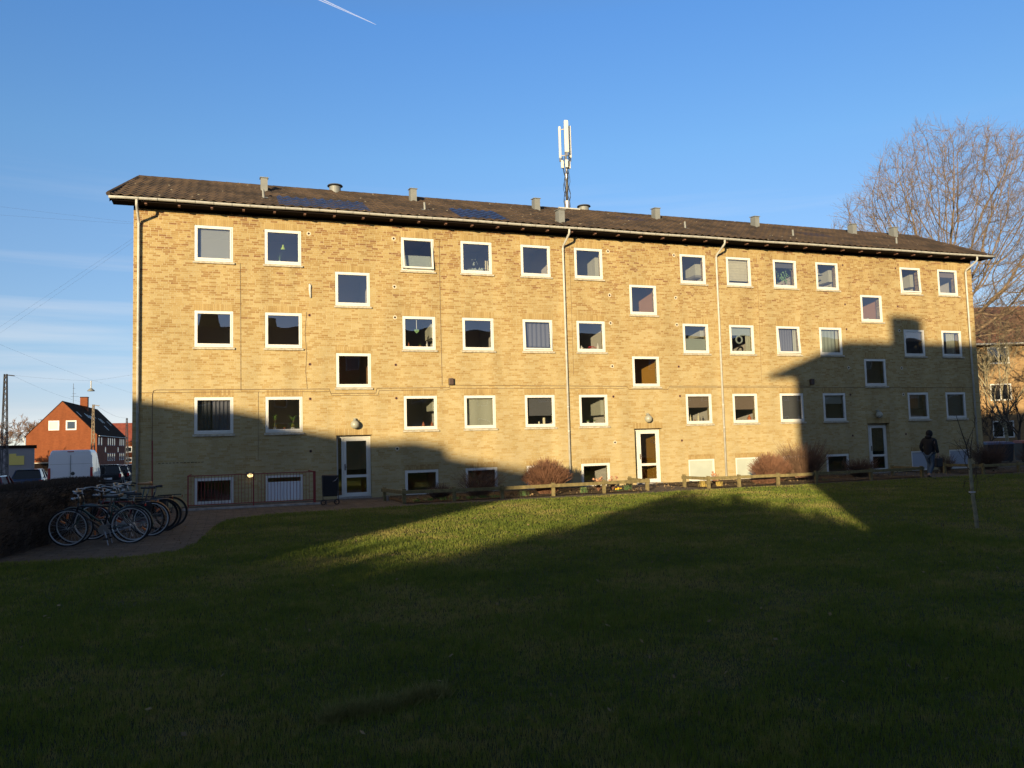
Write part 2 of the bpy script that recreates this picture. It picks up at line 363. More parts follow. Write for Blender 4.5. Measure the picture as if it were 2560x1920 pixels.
# ============================================================ GROUND
def gz(x, y):
    t = min(1, max(0, (-1.6-x)/3.0)); a = -.5*t*t*(3-2*t); return a
def sheet(name, m, xs, ys, dz, inside=None, k='structure'):
    b = MB(); idx = {}
    for j, y in enumerate(ys):
        for i, x in enumerate(xs): b.v.append((x, y, gz(x, y)+dz))
    nx = len(xs)
    for j in range(len(ys)-1):
        for i in range(nx-1): b.f.append((j*nx+i, j*nx+i+1, (j+1)*nx+i+1, (j+1)*nx+i))
    return kind(b.build(name, m, smooth=True), k)
def ground_mat(name, c1, c2, c3, s=1.5, bump=.4):
    m = bpy.data.materials.new(name); m.use_nodes = True; n = m.node_tree.nodes; l = m.node_tree.links; b = n['Principled BSDF']
    tc = n.new('ShaderNodeTexCoord'); t = n.new('ShaderNodeTexNoise'); t.inputs['Scale'].default_value = s; t.inputs['Detail'].default_value = 8; t.inputs['Roughness'].default_value = .65; l.new(tc.outputs['Object'], t.inputs['Vector'])
    cr = n.new('ShaderNodeValToRGB'); e = cr.color_ramp.elements; e[0].position = .3; e[0].color = (*c1,1); e[1].position = .7; e[1].color = (*c3,1); q = e.new(.5); q.color = (*c2,1)
    l.new(t.outputs[0], cr.inputs[0]); l.new(cr.outputs[0], b.inputs['Base Color']); b.inputs['Roughness'].default_value = .95; b.inputs['Specular IOR Level'].default_value = .2
    t2 = n.new('ShaderNodeTexNoise'); t2.inputs['Scale'].default_value = s*25; t2.inputs['Detail'].default_value = 4; l.new(tc.outputs['Object'], t2.inputs['Vector'])
    bp = n.new('ShaderNodeBump'); bp.inputs['Strength'].default_value = bump; bp.inputs['Distance'].default_value = .03; l.new(t2.outputs[0], bp.inputs['Height']); l.new(bp.outputs[0], b.inputs['Normal'])
    return m
M['ground'] = ground_mat('earth_ground', (.07,.06,.045), (.09,.08,.055), (.10,.09,.06))
def paver(m):
    n = m.node_tree.nodes; l = m.node_tree.links; b = n['Principled BSDF']; src = b.inputs['Base Color'].links[0].from_socket; tc = n.new('ShaderNodeTexCoord'); k = n.new('ShaderNodeTexBrick'); l.new(tc.outputs['Object'], k.inputs['Vector'])
    k.inputs['Scale'].default_value = 1; k.inputs['Brick Width'].default_value = .42; k.inputs['Row Height'].default_value = .21; k.inputs['Mortar Size'].default_value = .012; k.inputs['Color1'].default_value = (.8,.8,.8,1); k.inputs['Color2'].default_value = (1.0,.98,.95,1); k.inputs['Mortar'].default_value = (.55,.55,.53,1)
    q = n.new('ShaderNodeMix'); q.data_type = 'RGBA'; q.blend_type = 'MULTIPLY'; q.inputs[0].default_value = 1; l.new(src, q.inputs[6]); l.new(k.outputs['Color'], q.inputs[7]); l.new(q.outputs[2], b.inputs['Base Color']); return m
M['paving'] = ground_mat('reddish_paving', (.11,.09,.072), (.16,.13,.102), (.22,.18,.14), 3, 1.0); paver(M['paving'])
M['soil'] = ground_mat('bed_soil', (.05,.035,.022), (.11,.075,.042), (.20,.13,.065), 4, 1.0)
M['lawnm'] = ground_mat('lawn_turf', (.022,.026,.008), (.035,.040,.012), (.065,.058,.025), .9, .6)
xs = [-600,-300,-120,-60,-30,-16,-10,-7,-5,-4.6,-4.2,-3.8,-3.4,-3,-2.6,-2.2,-1.8,-1.6,0,10,20,40,60,120,300,600]
ys = [-600,-200,-80,-40,-20,-10,0,10,40,80,150,300,900]
sheet('ground', M['ground'], xs, ys, 0)
sheet('road', M['road'], [-20,-14,-8,-5,-4.6], [-80,-20,20,80,180], .005)
sheet('pavement', M['concrete'], [-4.5,-4.2,-3.9,-3.6,-3.3,-3,-2.7], [-80,-20,20,80,180], .09)
# paved yard between lawn and house, then the planting beds and the lawn laid a few mm higher
sheet('path', M['paving'], [-1.5,0,4,10,20,30,48], [-16,-12,-8,-4,-.001], .004)
BEDS = [(7.75,15.9,-3.75), (18.1,27.6,-4.0), (30.4,36.0,-4.0)]
for x0, x1, y0 in BEDS:
    sheet('planting_bed', M['soil'], list(np.linspace(x0, x1, 12)), [y0, y0*.6, y0*.3, -.004], .03)
LAWN = [(60,-4.5),(34,-4.5),(30.9,-4.62),(28.9,-4.5),(25.6,-4.6),(23.5,-4.55),(21.8,-4.68),(19.8,-4.6),(17.5,-4.7),(15.2,-4.66),(13,-4.8),(11.4,-4.72),(9.7,-4.8),(7.9,-4.88),(6.4,-4.98),(5.2,-5.02),(4.1,-5.2),(3.4,-5.5),(2.95,-6.0),(2.7,-6.8),(2.5,-8.0),(2.4,-9.6),(2.25,-11.2),(2.02,-12.2),(1.5,-12.7),(.8,-12.75),(0,-12.5),(-.7,-12.35),(-1.5,-12.3),(-3.5,-12.3),(-3.5,-60),(60,-60)]
b = MB(); b.add([(x, y, .012) for x, y in LAWN], [tuple(range(len(LAWN)))[::-1]])
kind(b.build('lawn', M['lawnm']), 'structure')

# grass blades
def in_poly(px, py, P):
    c = np.zeros(len(px), bool); j = len(P)-1
    for i in range(len(P)):
        xi, yi = P[i]; xj, yj = P[j]
        with np.errstate(divide='ignore', invalid='ignore'):
            k = ((yi > py) != (yj > py)) & (px < (xj-xi)*(py-yi)/(yj-yi+1e-12)+xi)
        c ^= k; j = i
    return c
def vnoise(x, y, s, seed):
    r = np.random.default_rng(seed).random((64, 64)); X = x/s; Y = y/s; xi = np.floor(X).astype(int); yi = np.floor(Y).astype(int); fx = X-xi; fy = Y-yi
    fx = fx*fx*(3-2*fx); fy = fy*fy*(3-2*fy); g = lambda a, b_: r[a % 64, b_ % 64]
    return (g(xi,yi)*(1-fx)+g(xi+1,yi)*fx)*(1-fy)+(g(xi,yi+1)*(1-fx)+g(xi+1,yi+1)*fx)*fy
def grass_mat():
    m = bpy.data.materials.new('grass_blade'); m.use_nodes = True; n = m.node_tree.nodes; l = m.node_tree.links; b = n['Principled BSDF']; o = n['Material Output']
    tc = n.new('ShaderNodeTexCoord'); t = n.new('ShaderNodeTexNoise'); t.inputs['Scale'].default_value = .55; t.inputs['Detail'].default_value = 6; t.inputs['Roughness'].default_value = .7; l.new(tc.outputs['Object'], t.inputs['Vector'])
    g = n.new('ShaderNodeTexNoise'); g.inputs['Scale'].default_value = 14; g.inputs['Detail'].default_value = 2; l.new(tc.outputs['Object'], g.inputs['Vector'])
    s = mth(n, l, 'ADD', mth(n, l, 'MULTIPLY', t.outputs[0], .65), mth(n, l, 'MULTIPLY', g.outputs[0], .35))
    cr = n.new('ShaderNodeValToRGB'); e = cr.color_ramp.elements; e[0].position = .36; e[0].color = (.082,.125,.018,1); e[1].position = .60; e[1].color = (.28,.24,.075,1); q = e.new(.5); q.color = (.150,.186,.026,1)
    l.new(s, cr.inputs[0]); l.new(cr.outputs[0], b.inputs['Base Color']); b.inputs['Roughness'].default_value = .6; b.inputs['Specular IOR Level'].default_value = .25
    tr = n.new('ShaderNodeBsdfTranslucent'); l.new(cr.outputs[0], tr.inputs[0]); mx = n.new('ShaderNodeMixShader'); mx.inputs[0].default_value = .3
    l.new(b.outputs[0], mx.inputs[1]); l.new(tr.outputs[0], mx.inputs[2]); l.new(mx.outputs[0], o.inputs[0]); return m
M['grass'] = grass_mat()
def blades(px, py, h, wd, z0=.01, lean=.5):
    n = len(px); th = RNG.random(n)*2*np.pi; dx, dy = np.cos(th), np.sin(th); la = RNG.random(n)*2*np.pi; lm = h*lean*RNG.random(n)
    tx, ty = px+np.cos(la)*lm, py+np.sin(la)*lm
    V = np.stack([np.stack([px-dx*wd, py-dy*wd, np.full(n, z0)], 1), np.stack([px+dx*wd, py+dy*wd, np.full(n, z0)], 1), np.stack([tx, ty, z0+h*(.7+.3*RNG.random(n))], 1)], 1).reshape(-1, 3)
    return V, np.arange(3*n).reshape(-1, 3)
cx, cy = 2.834, -27.437
Ng = 2600000
d = 3.2*np.exp(RNG.random(Ng)*math.log(40/3.2)); a = (RNG.random(Ng)-.5)*R(84)+R(19.4)
px = cx+d*np.sin(a); py = cy+d*np.cos(a)
keep = in_poly(px, py-(.02+.10*vnoise(px, py, .25, 6)), LAWN) & (px < 36) & (RNG.random(Ng) < np.clip((d/12.)**.9, .12, 1)*.42)
px, py, d = px[keep], py[keep], d[keep]
cl = vnoise(px, py, .35, 3)*.6+vnoise(px, py, .12, 4)*.4
cl2 = vnoise(px, py, 1.7, 9); h = (.026+.050*cl)*(.65+.7*cl2)*(0.8+.4*RNG.random(len(px))); wd = np.clip(.0012+d*.00030, .002, .010)
V, F = blades(px, py, h, wd)
kind(npmesh('grass', V, F, M['grass']), 'stuff')
print('blades', len(px))

# fallen leaves and bits on the grass and the paving
n = 1500; lx_ = RNG.uniform(-1, 34, n); ly_ = -4.2-RNG.random(n)**1.2*19; th_ = RNG.random(n)*6.28; r_ = RNG.uniform(.012,.032,n)
c_ = np.stack([lx_, ly_, np.full(n,.045)], 1); a1 = np.stack([np.cos(th_)*r_, np.sin(th_)*r_, RNG.normal(0,.008,n)], 1); a2 = np.stack([-np.sin(th_)*r_*.6, np.cos(th_)*r_*.6, RNG.normal(0,.008,n)], 1)
nb_ = 900; lx2 = RNG.uniform(7.9, 34, nb_); ly2 = RNG.uniform(-3.7, -.3, nb_); c2_ = np.stack([lx2, ly2, np.full(nb_,.045)], 1); t2_ = RNG.random(nb_)*6.28; r2_ = RNG.uniform(.02,.05,nb_)
c_ = np.concatenate([c_, c2_]); a1 = np.concatenate([a1, np.stack([np.cos(t2_)*r2_, np.sin(t2_)*r2_, RNG.normal(0,.02,nb_)], 1)]); a2 = np.concatenate([a2, np.stack([-np.sin(t2_)*r2_*.5, np.cos(t2_)*r2_*.5, RNG.normal(0,.02,nb_)], 1)]); n = len(c_)
M['litter'] = mat('fallen_leaf', (.22,.15,.07), .9, noise=.6, nscale=3)
kind(npmesh('leaf_litter', np.stack([c_-a1, c_+a2, c_+a1, c_-a2], 1).reshape(-1,3), np.arange(4*n).reshape(-1,4), M['litter']), 'stuff')

# ============================================================ MAIN BUILDING
PX = 11.226
COLX = [1.789, 3.960, 8.550, 10.720, 13.024, 15.189, 19.775, 21.937, 24.222, 26.400, 30.980, 33.165]
STX = [6.254, 17.479, 28.692]
WW, WH = 1.185, 1.180; TOPS = [3.45, 6.25, 9.05]; STW = 1.183; STH = 1.173; STT = [4.921, 7.721]
DOORX = [6.24, 17.46, 28.68]; DW = 1.17; DTOP = 2.13; BTOP = .875; BBOT = .03
BL = 35.22; BD = 6.9; WTOP = 9.62
B = thing('apartment_building', 'long yellow brick apartment block of three floors over a basement, dark tiled roof', 'apartment building', (0,0,0))
opens = []
for c, x in enumerate(COLX):
    for t in TOPS: opens.append((x, t-WH, x+WW, t))
    opens.append((x, BBOT, x+WW, BTOP))
for x in STX:
    for t in STT: opens.append((x, t-STH, x+STW, t))
for x in DOORX: opens.append((x, 0.0, x+DW, DTOP))
X = sorted({0, BL, *[o[0] for o in opens], *[o[2] for o in opens]}); Z = sorted({0, WTOP, *[o[1] for o in opens], *[o[3] for o in opens]})
wall = MB()
for i in range(len(X)-1):
    zrun = None
    for j in range(len(Z)-1):
        xm, zm = (X[i]+X[i+1])/2, (Z[j]+Z[j+1])/2
        if any(o[0] < xm < o[2] and o[1] < zm < o[3] for o in opens): continue
        wall.quad((X[i],0,Z[j]), (X[i+1],0,Z[j]), (X[i+1],0,Z[j+1]), (X[i],0,Z[j+1]))
for x0, z0, x1, z1 in opens:
    dd = .35
    wall.quad((x0,0,z0),(x0,0,z1),(x0,dd,z1),(x0,dd,z0)); wall.quad((x1,0,z1),(x1,0,z0),(x1,dd,z0),(x1,dd,z1))
    wall.quad((x0,0,z1),(x1,0,z1),(x1,dd,z1),(x0,dd,z1)); wall.quad((x1,0,z0),(x0,0,z0),(x0,dd,z0),(x1,dd,z0))
RY, RZ = 3.45, 11.55; ES = .465; EZ = 9.66     # ridge line, pitch, tile height at the eave (y=-.7)
rz_ = lambda y: EZ+ES*(y+.7)
for x, s in ((0, 1), (BL, -1)):
    p = [(x,0,0),(x,0,WTOP),(x,RY,rz_(RY)-.16),(x,BD,WTOP),(x,BD,0)]
    wall.quad(*(p if s > 0 else p[::-1]))
wall.quad((0,BD,0),(0,BD,WTOP),(BL,BD,WTOP),(BL,BD,0))
wall.build('wall', M['brick'], B)
MB().box(0.0,-.012,-.05,BL,-.001,.0).build('plinth', M['concrete'], B)

# rooms behind the openings
def room(x0, x1, z0, z1, depth, m):
    y0 = .351; r_ = MB()
    r_.quad((x0,y0,z0),(x0,y0,z1),(x0,depth,z1),(x0,depth,z0)); r_.quad((x1,y0,z1),(x1,y0,z0),(x1,depth,z0),(x1,depth,z1))
    r_.quad((x0,depth,z0),(x0,depth,z1),(x1,depth,z1),(x1,depth,z0)); r_.quad((x0,y0,z1),(x1,y0,z1),(x1,depth,z1),(x0,depth,z1)); r_.quad((x1,y0,z0),(x0,y0,z0),(x0,depth,z0),(x1,depth,z0))
    return r_.build('room', m, B)
KIT = {2, 5, 6, 9, 10}
LBL = {}
def drape(x0, x1, z0, z1, y, amp=.02, waves=9, hemwave=0):
    b = MB(); n = waves*6
    for i in range(n+1):
        t = i/n; x = x0+(x1-x0)*t; yy = y+amp*math.sin(t*waves*2*math.pi+.7*math.sin(5*t))
        b.v += [(x, yy, z0), (x, yy*1.0, (z0+z1)/2), (x, y+amp*.5*math.sin(t*waves*2*math.pi), z1)]
    for i in range(n):
        for k in (0, 1): b.f.append((3*i+k, 3*i+3+k, 3*i+4+k, 3*i+1+k))
    return b
def window(x, top, wd, hh, open_=0, bottom_sill=True, lintel=True, frame_mat='white', fw=.047, sash_m=None, sw=.047):
    z0 = top-hh
    fr = MB().ring(x+.004, z0+.004, x+wd-.004, top-.004, fw, .012, .10)
    W_ = fr.build('window', M[frame_mat], B)
    sx0, sz0, sx1, sz1 = x+fw, z0+fw+.006, x+wd-fw, top-fw
    xf = None
    if open_: xf = Matrix.Translation((0, 0, sz1)) @ Matrix.Rotation(R(-open_), 4, 'X') @ Matrix.Translation((0, 0, -sz1))
    MB().ring(sx0+.003, sz0, sx1-.003, sz1-.003, sw, -.002, .075, wb=sw+.012).build('sash', M[sash_m or frame_mat], W_, xf=xf)
    g = MB(); gx0, gz0, gx1, gz1 = sx0+sw, sz0+sw+.012, sx1-sw, sz1-sw; n = 6
    bow = random.choice((-1, 1))*random.uniform(.0004, .0014)
    for j in range(n+1):
        for i in range(n+1):
            u, v = i/n, j/n; g.v.append((gx0-.005+(gx1-gx0+.01)*u, .045+bow*16*u*(1-u)*v*(1-v), gz0-.005+(gz1-gz0+.01)*v))
    for j in range(n):
        for i in range(n): g.f.append((j*(n+1)+i, j*(n+1)+i+1, (j+1)*(n+1)+i+1, (j+1)*(n+1)+i))
    g.build('pane', M['glass'], W_, smooth=True, xf=xf)
    if bottom_sill:
        s = MB(); s.add([(x-.045,-.065,z0-.078),(x+wd+.045,-.065,z0-.078),(x+wd+.045,-.065,z0-.028),(x-.045,-.065,z0-.028),(x-.045,.03,z0-.078),(x+wd+.045,.03,z0-.078),(x+wd+.045,.03,z0+.003),(x-.045,.03,z0+.003)],
              [(0,1,2,3),(3,2,6,7),(1,5,6,2),(0,3,7,4),(0,4,5,1),(4,7,6,5)]); s.build('sill', M['sill'], W_)
    if lintel: MB().box(x-.01, -.003, top+.002, x+wd+.01, .05, top+.222).build('lintel', M['soldier'], W_)
    W_['_g'] = [gx0, gz0, gx1, gz1]
    return W_, (gx0, gz0, gx1, gz1)
wins = {}
OPEN = {(2,2): 7.5, (4,1): 3.0, (8,1): 4.5, (10,2): 3.0}
for c, x in enumerate(COLX):
    kit = c in KIT
    for f, t in enumerate(TOPS):
        W_, g = window(x, t, WW, WH, OPEN.get((c, f), 0)); wins[(c, f)] = (W_, g)
        rx1 = x+WW+(.26 if kit or c == 11 else .50); rx0 = x-(.38 if c not in KIT else .30)
        room(rx0, rx1, t-2.05, t+.42, 3.4 if c != 11 else 3.0, M['room'] if kit or c == 11 else M['roomdark'])
for i, x in enumerate(STX):
    for f, t in enumerate(STT):
        W_, g = window(x, t, STW, STH); wins[('s', i, f)] = (W_, g)
    m_ = M['terra'] if i != 1 else M['ochre']
    room(x-.12, x+STW+.10, 6.1, 8.7, 3.0, M['terra'] if i else M['roomdark']); room(x-.12, x+STW+.10, 3.35, 6.0, 3.0, M['ochre'] if i == 1 else (M['terra'] if i == 0 else M['roomdark'])); room(x-.12, x+STW+.10, 0.02, 3.25, 3.2, M['ochre'])

# basement windows
BASE = ['dark','door','dark','dark','dark','lit','board','board','dark','dark','grey','grey']
for c, x in enumerate(COLX):
    k = BASE[c]
    if k == 'door':
        fr = MB().ring(x+.004, BBOT, x+WW-.004, BTOP-.004, .07, .012, .10); W_ = fr.build('basement_door', M['white'], B)
        p = MB()
        for i in range(9):
            a0 = x+.08+(WW-.16)*i/9; p.box(a0+.004, .03, BBOT+.05, a0+(WW-.16)/9-.004, .055, BTOP-.26)
        p.build('plank_panel', M['whiteflat'], W_); MB().box(x+.07,.02,BTOP-.26,x+WW-.07,.07,BTOP-.215).build('rail', M['whiteflat'], W_)
        MB().box(x+.07,.04,BTOP-.215,x+WW-.07,.045,BTOP-.07).build('pane', M['glass'], W_)
        room(x-.1, x+WW+.1, -.3, 1.1, 2, M['roomdark'])
    elif k in ('board', 'grey'):
        fr = MB().ring(x+.004, BBOT, x+WW-.004, BTOP-.004, .06, .012, .10); W_ = fr.build('basement_window', M['white'], B)
        MB().box(x+.06,.04,BBOT+.06,x+WW-.06,.06,BTOP-.064).build('board_panel', M['pale' if k == 'board' else 'greyboard'], W_)
    else:
        W_, g = window(x, BTOP, WW, BTOP-BBOT, 0, False, False, fw=.045, sw=.045); W_.name = 'basement_window'
        room(x-.25, x+WW+.2, -.9, 1.15, 3 if k == 'lit' else 2.5, M['room'] if k == 'lit' else M['roomdark'])
    if c > 1: MB().box(x-.01, -.003, BTOP+.002, x+WW+.01, .05, BTOP+.19).build('lintel', M['soldier'], W_)

# doors
for i, x in enumerate(DOORX):
    ya, yb = .19, .26
    fr = MB(); fr.box(x+.02, ya, .05, x+.07, yb, DTOP-.02); fr.box(x+DW-.05, ya, .05, x+DW-.004, yb, DTOP-.02); fr.box(x+.07, ya, DTOP-.09, x+DW-.05, yb, DTOP-.02)
    fr.box(x+.19, ya, .05, x+.25, yb, DTOP-.09); fr.box(x+.07, ya, .05, x+.19, yb, .12)
    D_ = fr.build('entrance_door', M['white'], B)
    MB().box(x+.07, ya+.03, .12, x+.19, ya+.036, DTOP-.09).build('side_pane', M['glass'], D_)
    lx0, lx1 = x+.255, x+DW-.055
    lf = MB(); lf.box(lx0, ya-.015, .06, lx0+.09, yb-.02, DTOP-.095); lf.box(lx1-.09, ya-.015, .06, lx1, yb-.02, DTOP-.095)
    lf.box(lx0+.09, ya-.015, DTOP-.195, lx1-.09, yb-.02, DTOP-.095); lf.box(lx0+.09, ya-.015, .70, lx1-.09, yb-.02, .79); lf.box(lx0+.09, ya-.015, .06, lx1-.09, yb-.02, .19)
    lf.build('door_leaf', M['white'], D_)
    MB().box(lx0+.09, ya+.02, .79, lx1-.09, ya+.026, DTOP-.195).build('upper_pane', M['glass'], D_)
    MB().box(lx0+.09, ya+.02, .19, lx1-.09, ya+.026, .70).build('lower_pane', M['glass'], D_)
    hd = MB().box(lx0+.025, ya-.03, .95, lx0+.06, ya-.015, 1.16); hd.tube([(lx0+.043, ya-.03, 1.06), (lx0+.043, ya-.06, 1.06), (lx0+.14, ya-.06, 1.06)], .009); hd.build('door_handle', M['boxbrown'], D_)
    MB().box(x+.02, .02, .0, x+DW-.004, .30, .05).build('threshold', M['concrete'], D_)
    MB().box(x-.05, -.003, DTOP+.002, x+DW+.05, .05, DTOP+.222).build('lintel', M['soldier'], D_)
    MB().box(x-.02, -.008, DTOP-.018, x+DW+.02, .02, DTOP+.001).build('drip_strip', M['dark'], D_)
    if i == 1:
        cu = bpy.data.curves.new('door_number', 'FONT'); cu.body = '12'; cu.size = .20; cu.extrude = .002
        tmp = bpy.data.objects.new('tmp_number', cu); me = bpy.data.meshes.new_from_object(tmp); bpy.data.objects.remove(tmp)
        me.materials.clear(); me.materials.append(M['digit']); o = bpy.data.objects.new('door_number', me); COL.objects.link(o); o.parent = D_
        o.rotation_euler = (R(90),0,0); o.location = (18.235, ya+.015, 1.575)
# wall lamps over the doors and by the basement
for x, z in ((6.84, 2.48), (18.0, 2.50), (29.19, 2.49)):
    br = MB().box(x-.03, -.13, z+.14, x+.03, 0, z+.22); o = br.build('wall_lamp', M['globe'], B)
    MB().ball((x, -.16, z), .145, 20, 14).build('lamp_globe', M['globe'], o, smooth=True)
    MB().lathe([(.05,.13),(.06,.17),(.0,.175)], (x,-.16,z), 12).build('lamp_cap', M['vent'], o)
lit = mat('lit_bulkhead_lamp', (.8,.6,.3), .4); lb = lit.node_tree.nodes['Principled BSDF']; lb.inputs['Emission Color'].default_value = (1,.72,.30,1); lb.inputs['Emission Strength'].default_value = 1.1
o = MB().box(3.36,-.06,.86,3.60,0,1.02).build('bulkhead_lamp', M['ventdark'], B)
MB().ball((3.48,-.09,.91), .09, 16, 10, (1,.6,.75)).build('lamp_glass', lit, o, smooth=True)
MB().tube([(3.48,-.16,.99),(3.48,-.16,.82)], .006).build('guard', M['boxbrown'], o)
# vent holes
for s in (0, 1, 2):
    for xb, first in ((5.395, 0), (8.295, 1)):
        for z in (8.98, 7.27, 6.19, 4.53, 3.37, 1.63):
            if s == 0 and xb < 6 and abs(z-7.27) < .1: continue
            x = xb+s*PX-(.0 if not s else .0); rr = random.random(); ring = rr < .5
            b = MB().lathe([(.052,-.006),(.052,.0)] if not ring else [(.072,-.004),(.072,.0)], (x,0,z), 16, 'y'); b.lathe([(.036,.08),(.036,-.006),(.052,-.006)] if not ring else [(.040,.08),(.040,-.005),(.072,-.004)], (x,0,z), 16, 'y')
            h_ = b.build('vent_hole', M['holering'] if ring else M['holepipe'], B, smooth=False)
            MB().lathe([(0,-.0035),(.037,-.0035)], (x,0,z), 16, 'y').build('opening', M['holedark'], h_)
MB().tube([(5.40,-.012,7.24),(5.42,-.03,7.20),(5.415,-.025,7.05),(5.435,-.02,6.78)], [.03,.045,.04,.03], 8).build('hanging_rag', M['blindw'], B, smooth=True)
# wall cables
def cab(pts, r_=.008, nm='cable', m_='cable'): return MB().tube([(a, -.010-r_*.3, c) for a, c in pts], r_, 5).build(nm, M[m_], B)
cab([(.59,.1),(.575,2.06),(.57,3.55),(.60,3.66),(.68,3.69),(6.02,3.70),(6.06,3.55),(7.58,3.55),(7.62,3.72),(10.20,3.73),(10.20,3.9)], .010)
cab([(.0,3.60),(2.2,3.61),(6.05,3.61),(6.09,3.48),(7.66,3.48),(7.70,3.64),(10.1,3.65),(10.26,3.70)], .007)
cab([(10.3,3.82),(17.2,3.76),(17.3,3.64),(19.0,3.64),(19.08,3.76),(25.8,3.75)], .009)
cab([(10.3,3.70),(14,3.69),(17.1,3.68)], .006); cab([(19.1,3.70),(25.6,3.69),(35.1,3.66)], .007)
cab([(3.19,7.85),(3.20,6.2),(3.20,3.66)], .006); cab([(3.74,3.62),(3.735,1.38)], .005); cab([(5.30,6.3),(5.24,5.6),(5.29,4.9),(5.25,4.3),(5.3,3.7)], .006)
cab([(9.76,9.06),(9.93,9.06),(9.92,6.5),(9.93,3.82)], .008); cab([(15.0,9.3),(15.0,4.2)], .005); cab([(23.42,9.2),(23.4,6.3),(23.36,3.96)], .005)
cab([(.575,2.1),(.58,.12)], .019, 'conduit', 'redpaint')
for x, z in ((10.26, 3.93), (25.85, 3.91)): MB().box(x-.10, -.13, z-.11, x+.07, 0, z+.13).build('junction_box', M['boxbrown'], B, bevel=.02)
for x0, x1 in ((.75, 2.1),):     # raked-out joint near the corner
    for i in range(13):
        xx = x0+i*.105; MB().box(xx, -.0035, 1.375, xx+random.uniform(.06,.1), 0, 1.39+random.uniform(0,.008)).build('open_joint', M['holedark'], B)

# roof
def tiles(x0f, x1f, y0, y1, dz, m_, nm, px_=.30, amp=.045, step=.34, xres=None, lip=0):
    b = MB(); rows = max(1, int(round((y1-y0)/step))); st = (y1-y0)/rows
    xa, xb = x0f(y0), x1f(y0); nx = xres or int((xb-xa)/(px_/8)); jit = [random.uniform(-.004,.004) for _ in range(400)]
    for rI in range(rows):
        base = len(b.v)
        for e_, yy in enumerate((y0+rI*st-.02, y0+(rI+1)*st)):
            lift = .030 if e_ == 0 else .0
            for i in range(nx+1):
                xx = x0f(yy)+(x1f(yy)-x0f(yy))*i/nx
                ph = (xx/px_) % 1; wv = amp*(.5+.5*math.cos(2*math.pi*ph))**1.3 + jit[(int(xx/px_)*7+rI*13) % 400]
                b.v.append((xx, yy, rz_(yy)+dz+wv+lift))
        for i in range(nx): b.f.append((base+i, base+i+1, base+nx+2+i, base+nx+1+i))
        if True:   # front lip of the course
            n0 = len(b.v)
            for i in range(nx+1):
                vx = b.v[base+i]; b.v.append((vx[0], vx[1]+.002, vx[2]-.03))
            for i in range(nx): b.f.append((n0+i, n0+i+1, base+i+1, base+i))
    return b.build(nm, m_, B, smooth=False)
lx = lambda y: -.62+.42*(y+.7)/4.15; rx = lambda y: 35.84
tiles(lx, rx, -.72, RY, .0, M['tile'], 'roof')
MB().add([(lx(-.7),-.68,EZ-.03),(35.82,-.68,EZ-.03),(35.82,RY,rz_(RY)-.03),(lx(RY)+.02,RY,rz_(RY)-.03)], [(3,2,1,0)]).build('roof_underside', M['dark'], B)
MB().add([(lx(RY)+.02,RY,RZ+.02),(35.82,RY,RZ+.02),(35.82,BD+.7,EZ),(lx(-.7),BD+.7,EZ)], [(0,1,2,3)]).build('rear_roof', M['tileback'], B)
rt = MB(); x = lx(RY)
while x < 35.8:
    rt.tube([(x,RY,RZ+.0),(min(x+.43,35.84),RY,RZ+.006)], [.115,.10], 10); x += .42
rt.build('ridge_tiles', M['tile'], B)
vb = MB().tube([(lx(-.75)-.01,-.75,EZ+.0),(lx(RY)-.01,RY,RZ+.02)], .07, 6); vb.build('verge', M['tile'], B)
MB().add([(lx(-.7)+.01,-.66,EZ-.22),(lx(-.7)+.01,-.66,EZ-.02),(lx(RY)+.01,RY,RZ-.04),(lx(RY)+.01,RY,RZ-.26)], [(0,1,2,3)]).build('barge_board', M['dark'], B)
MB().add([(35.83,-.66,EZ-.16),(35.83,-.66,EZ-.02),(35.83,RY,RZ-.04),(35.83,RY,RZ-.22)], [(3,2,1,0)]).build('barge_board', M['dark'], B)
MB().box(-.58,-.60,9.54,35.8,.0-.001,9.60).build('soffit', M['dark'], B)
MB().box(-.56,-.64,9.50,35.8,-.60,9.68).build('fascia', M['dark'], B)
for i in range(37):
    x = .40+i*.965
    if x > 35.1: break
    MB().box(x-.035,-.60,9.46,x+.035,-.42,9.535).build('rafter_end', M['rafter'], B)
# dark uneven strips on the wall top stand in for the eave shadow
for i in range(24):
    x = .0+i*1.467; MB().box(x, -.012, 9.46+random.uniform(-.012,.012), min(x+1.46,35.2), -.001, 9.56).build('eave_shade_strip', M['dark'], B)
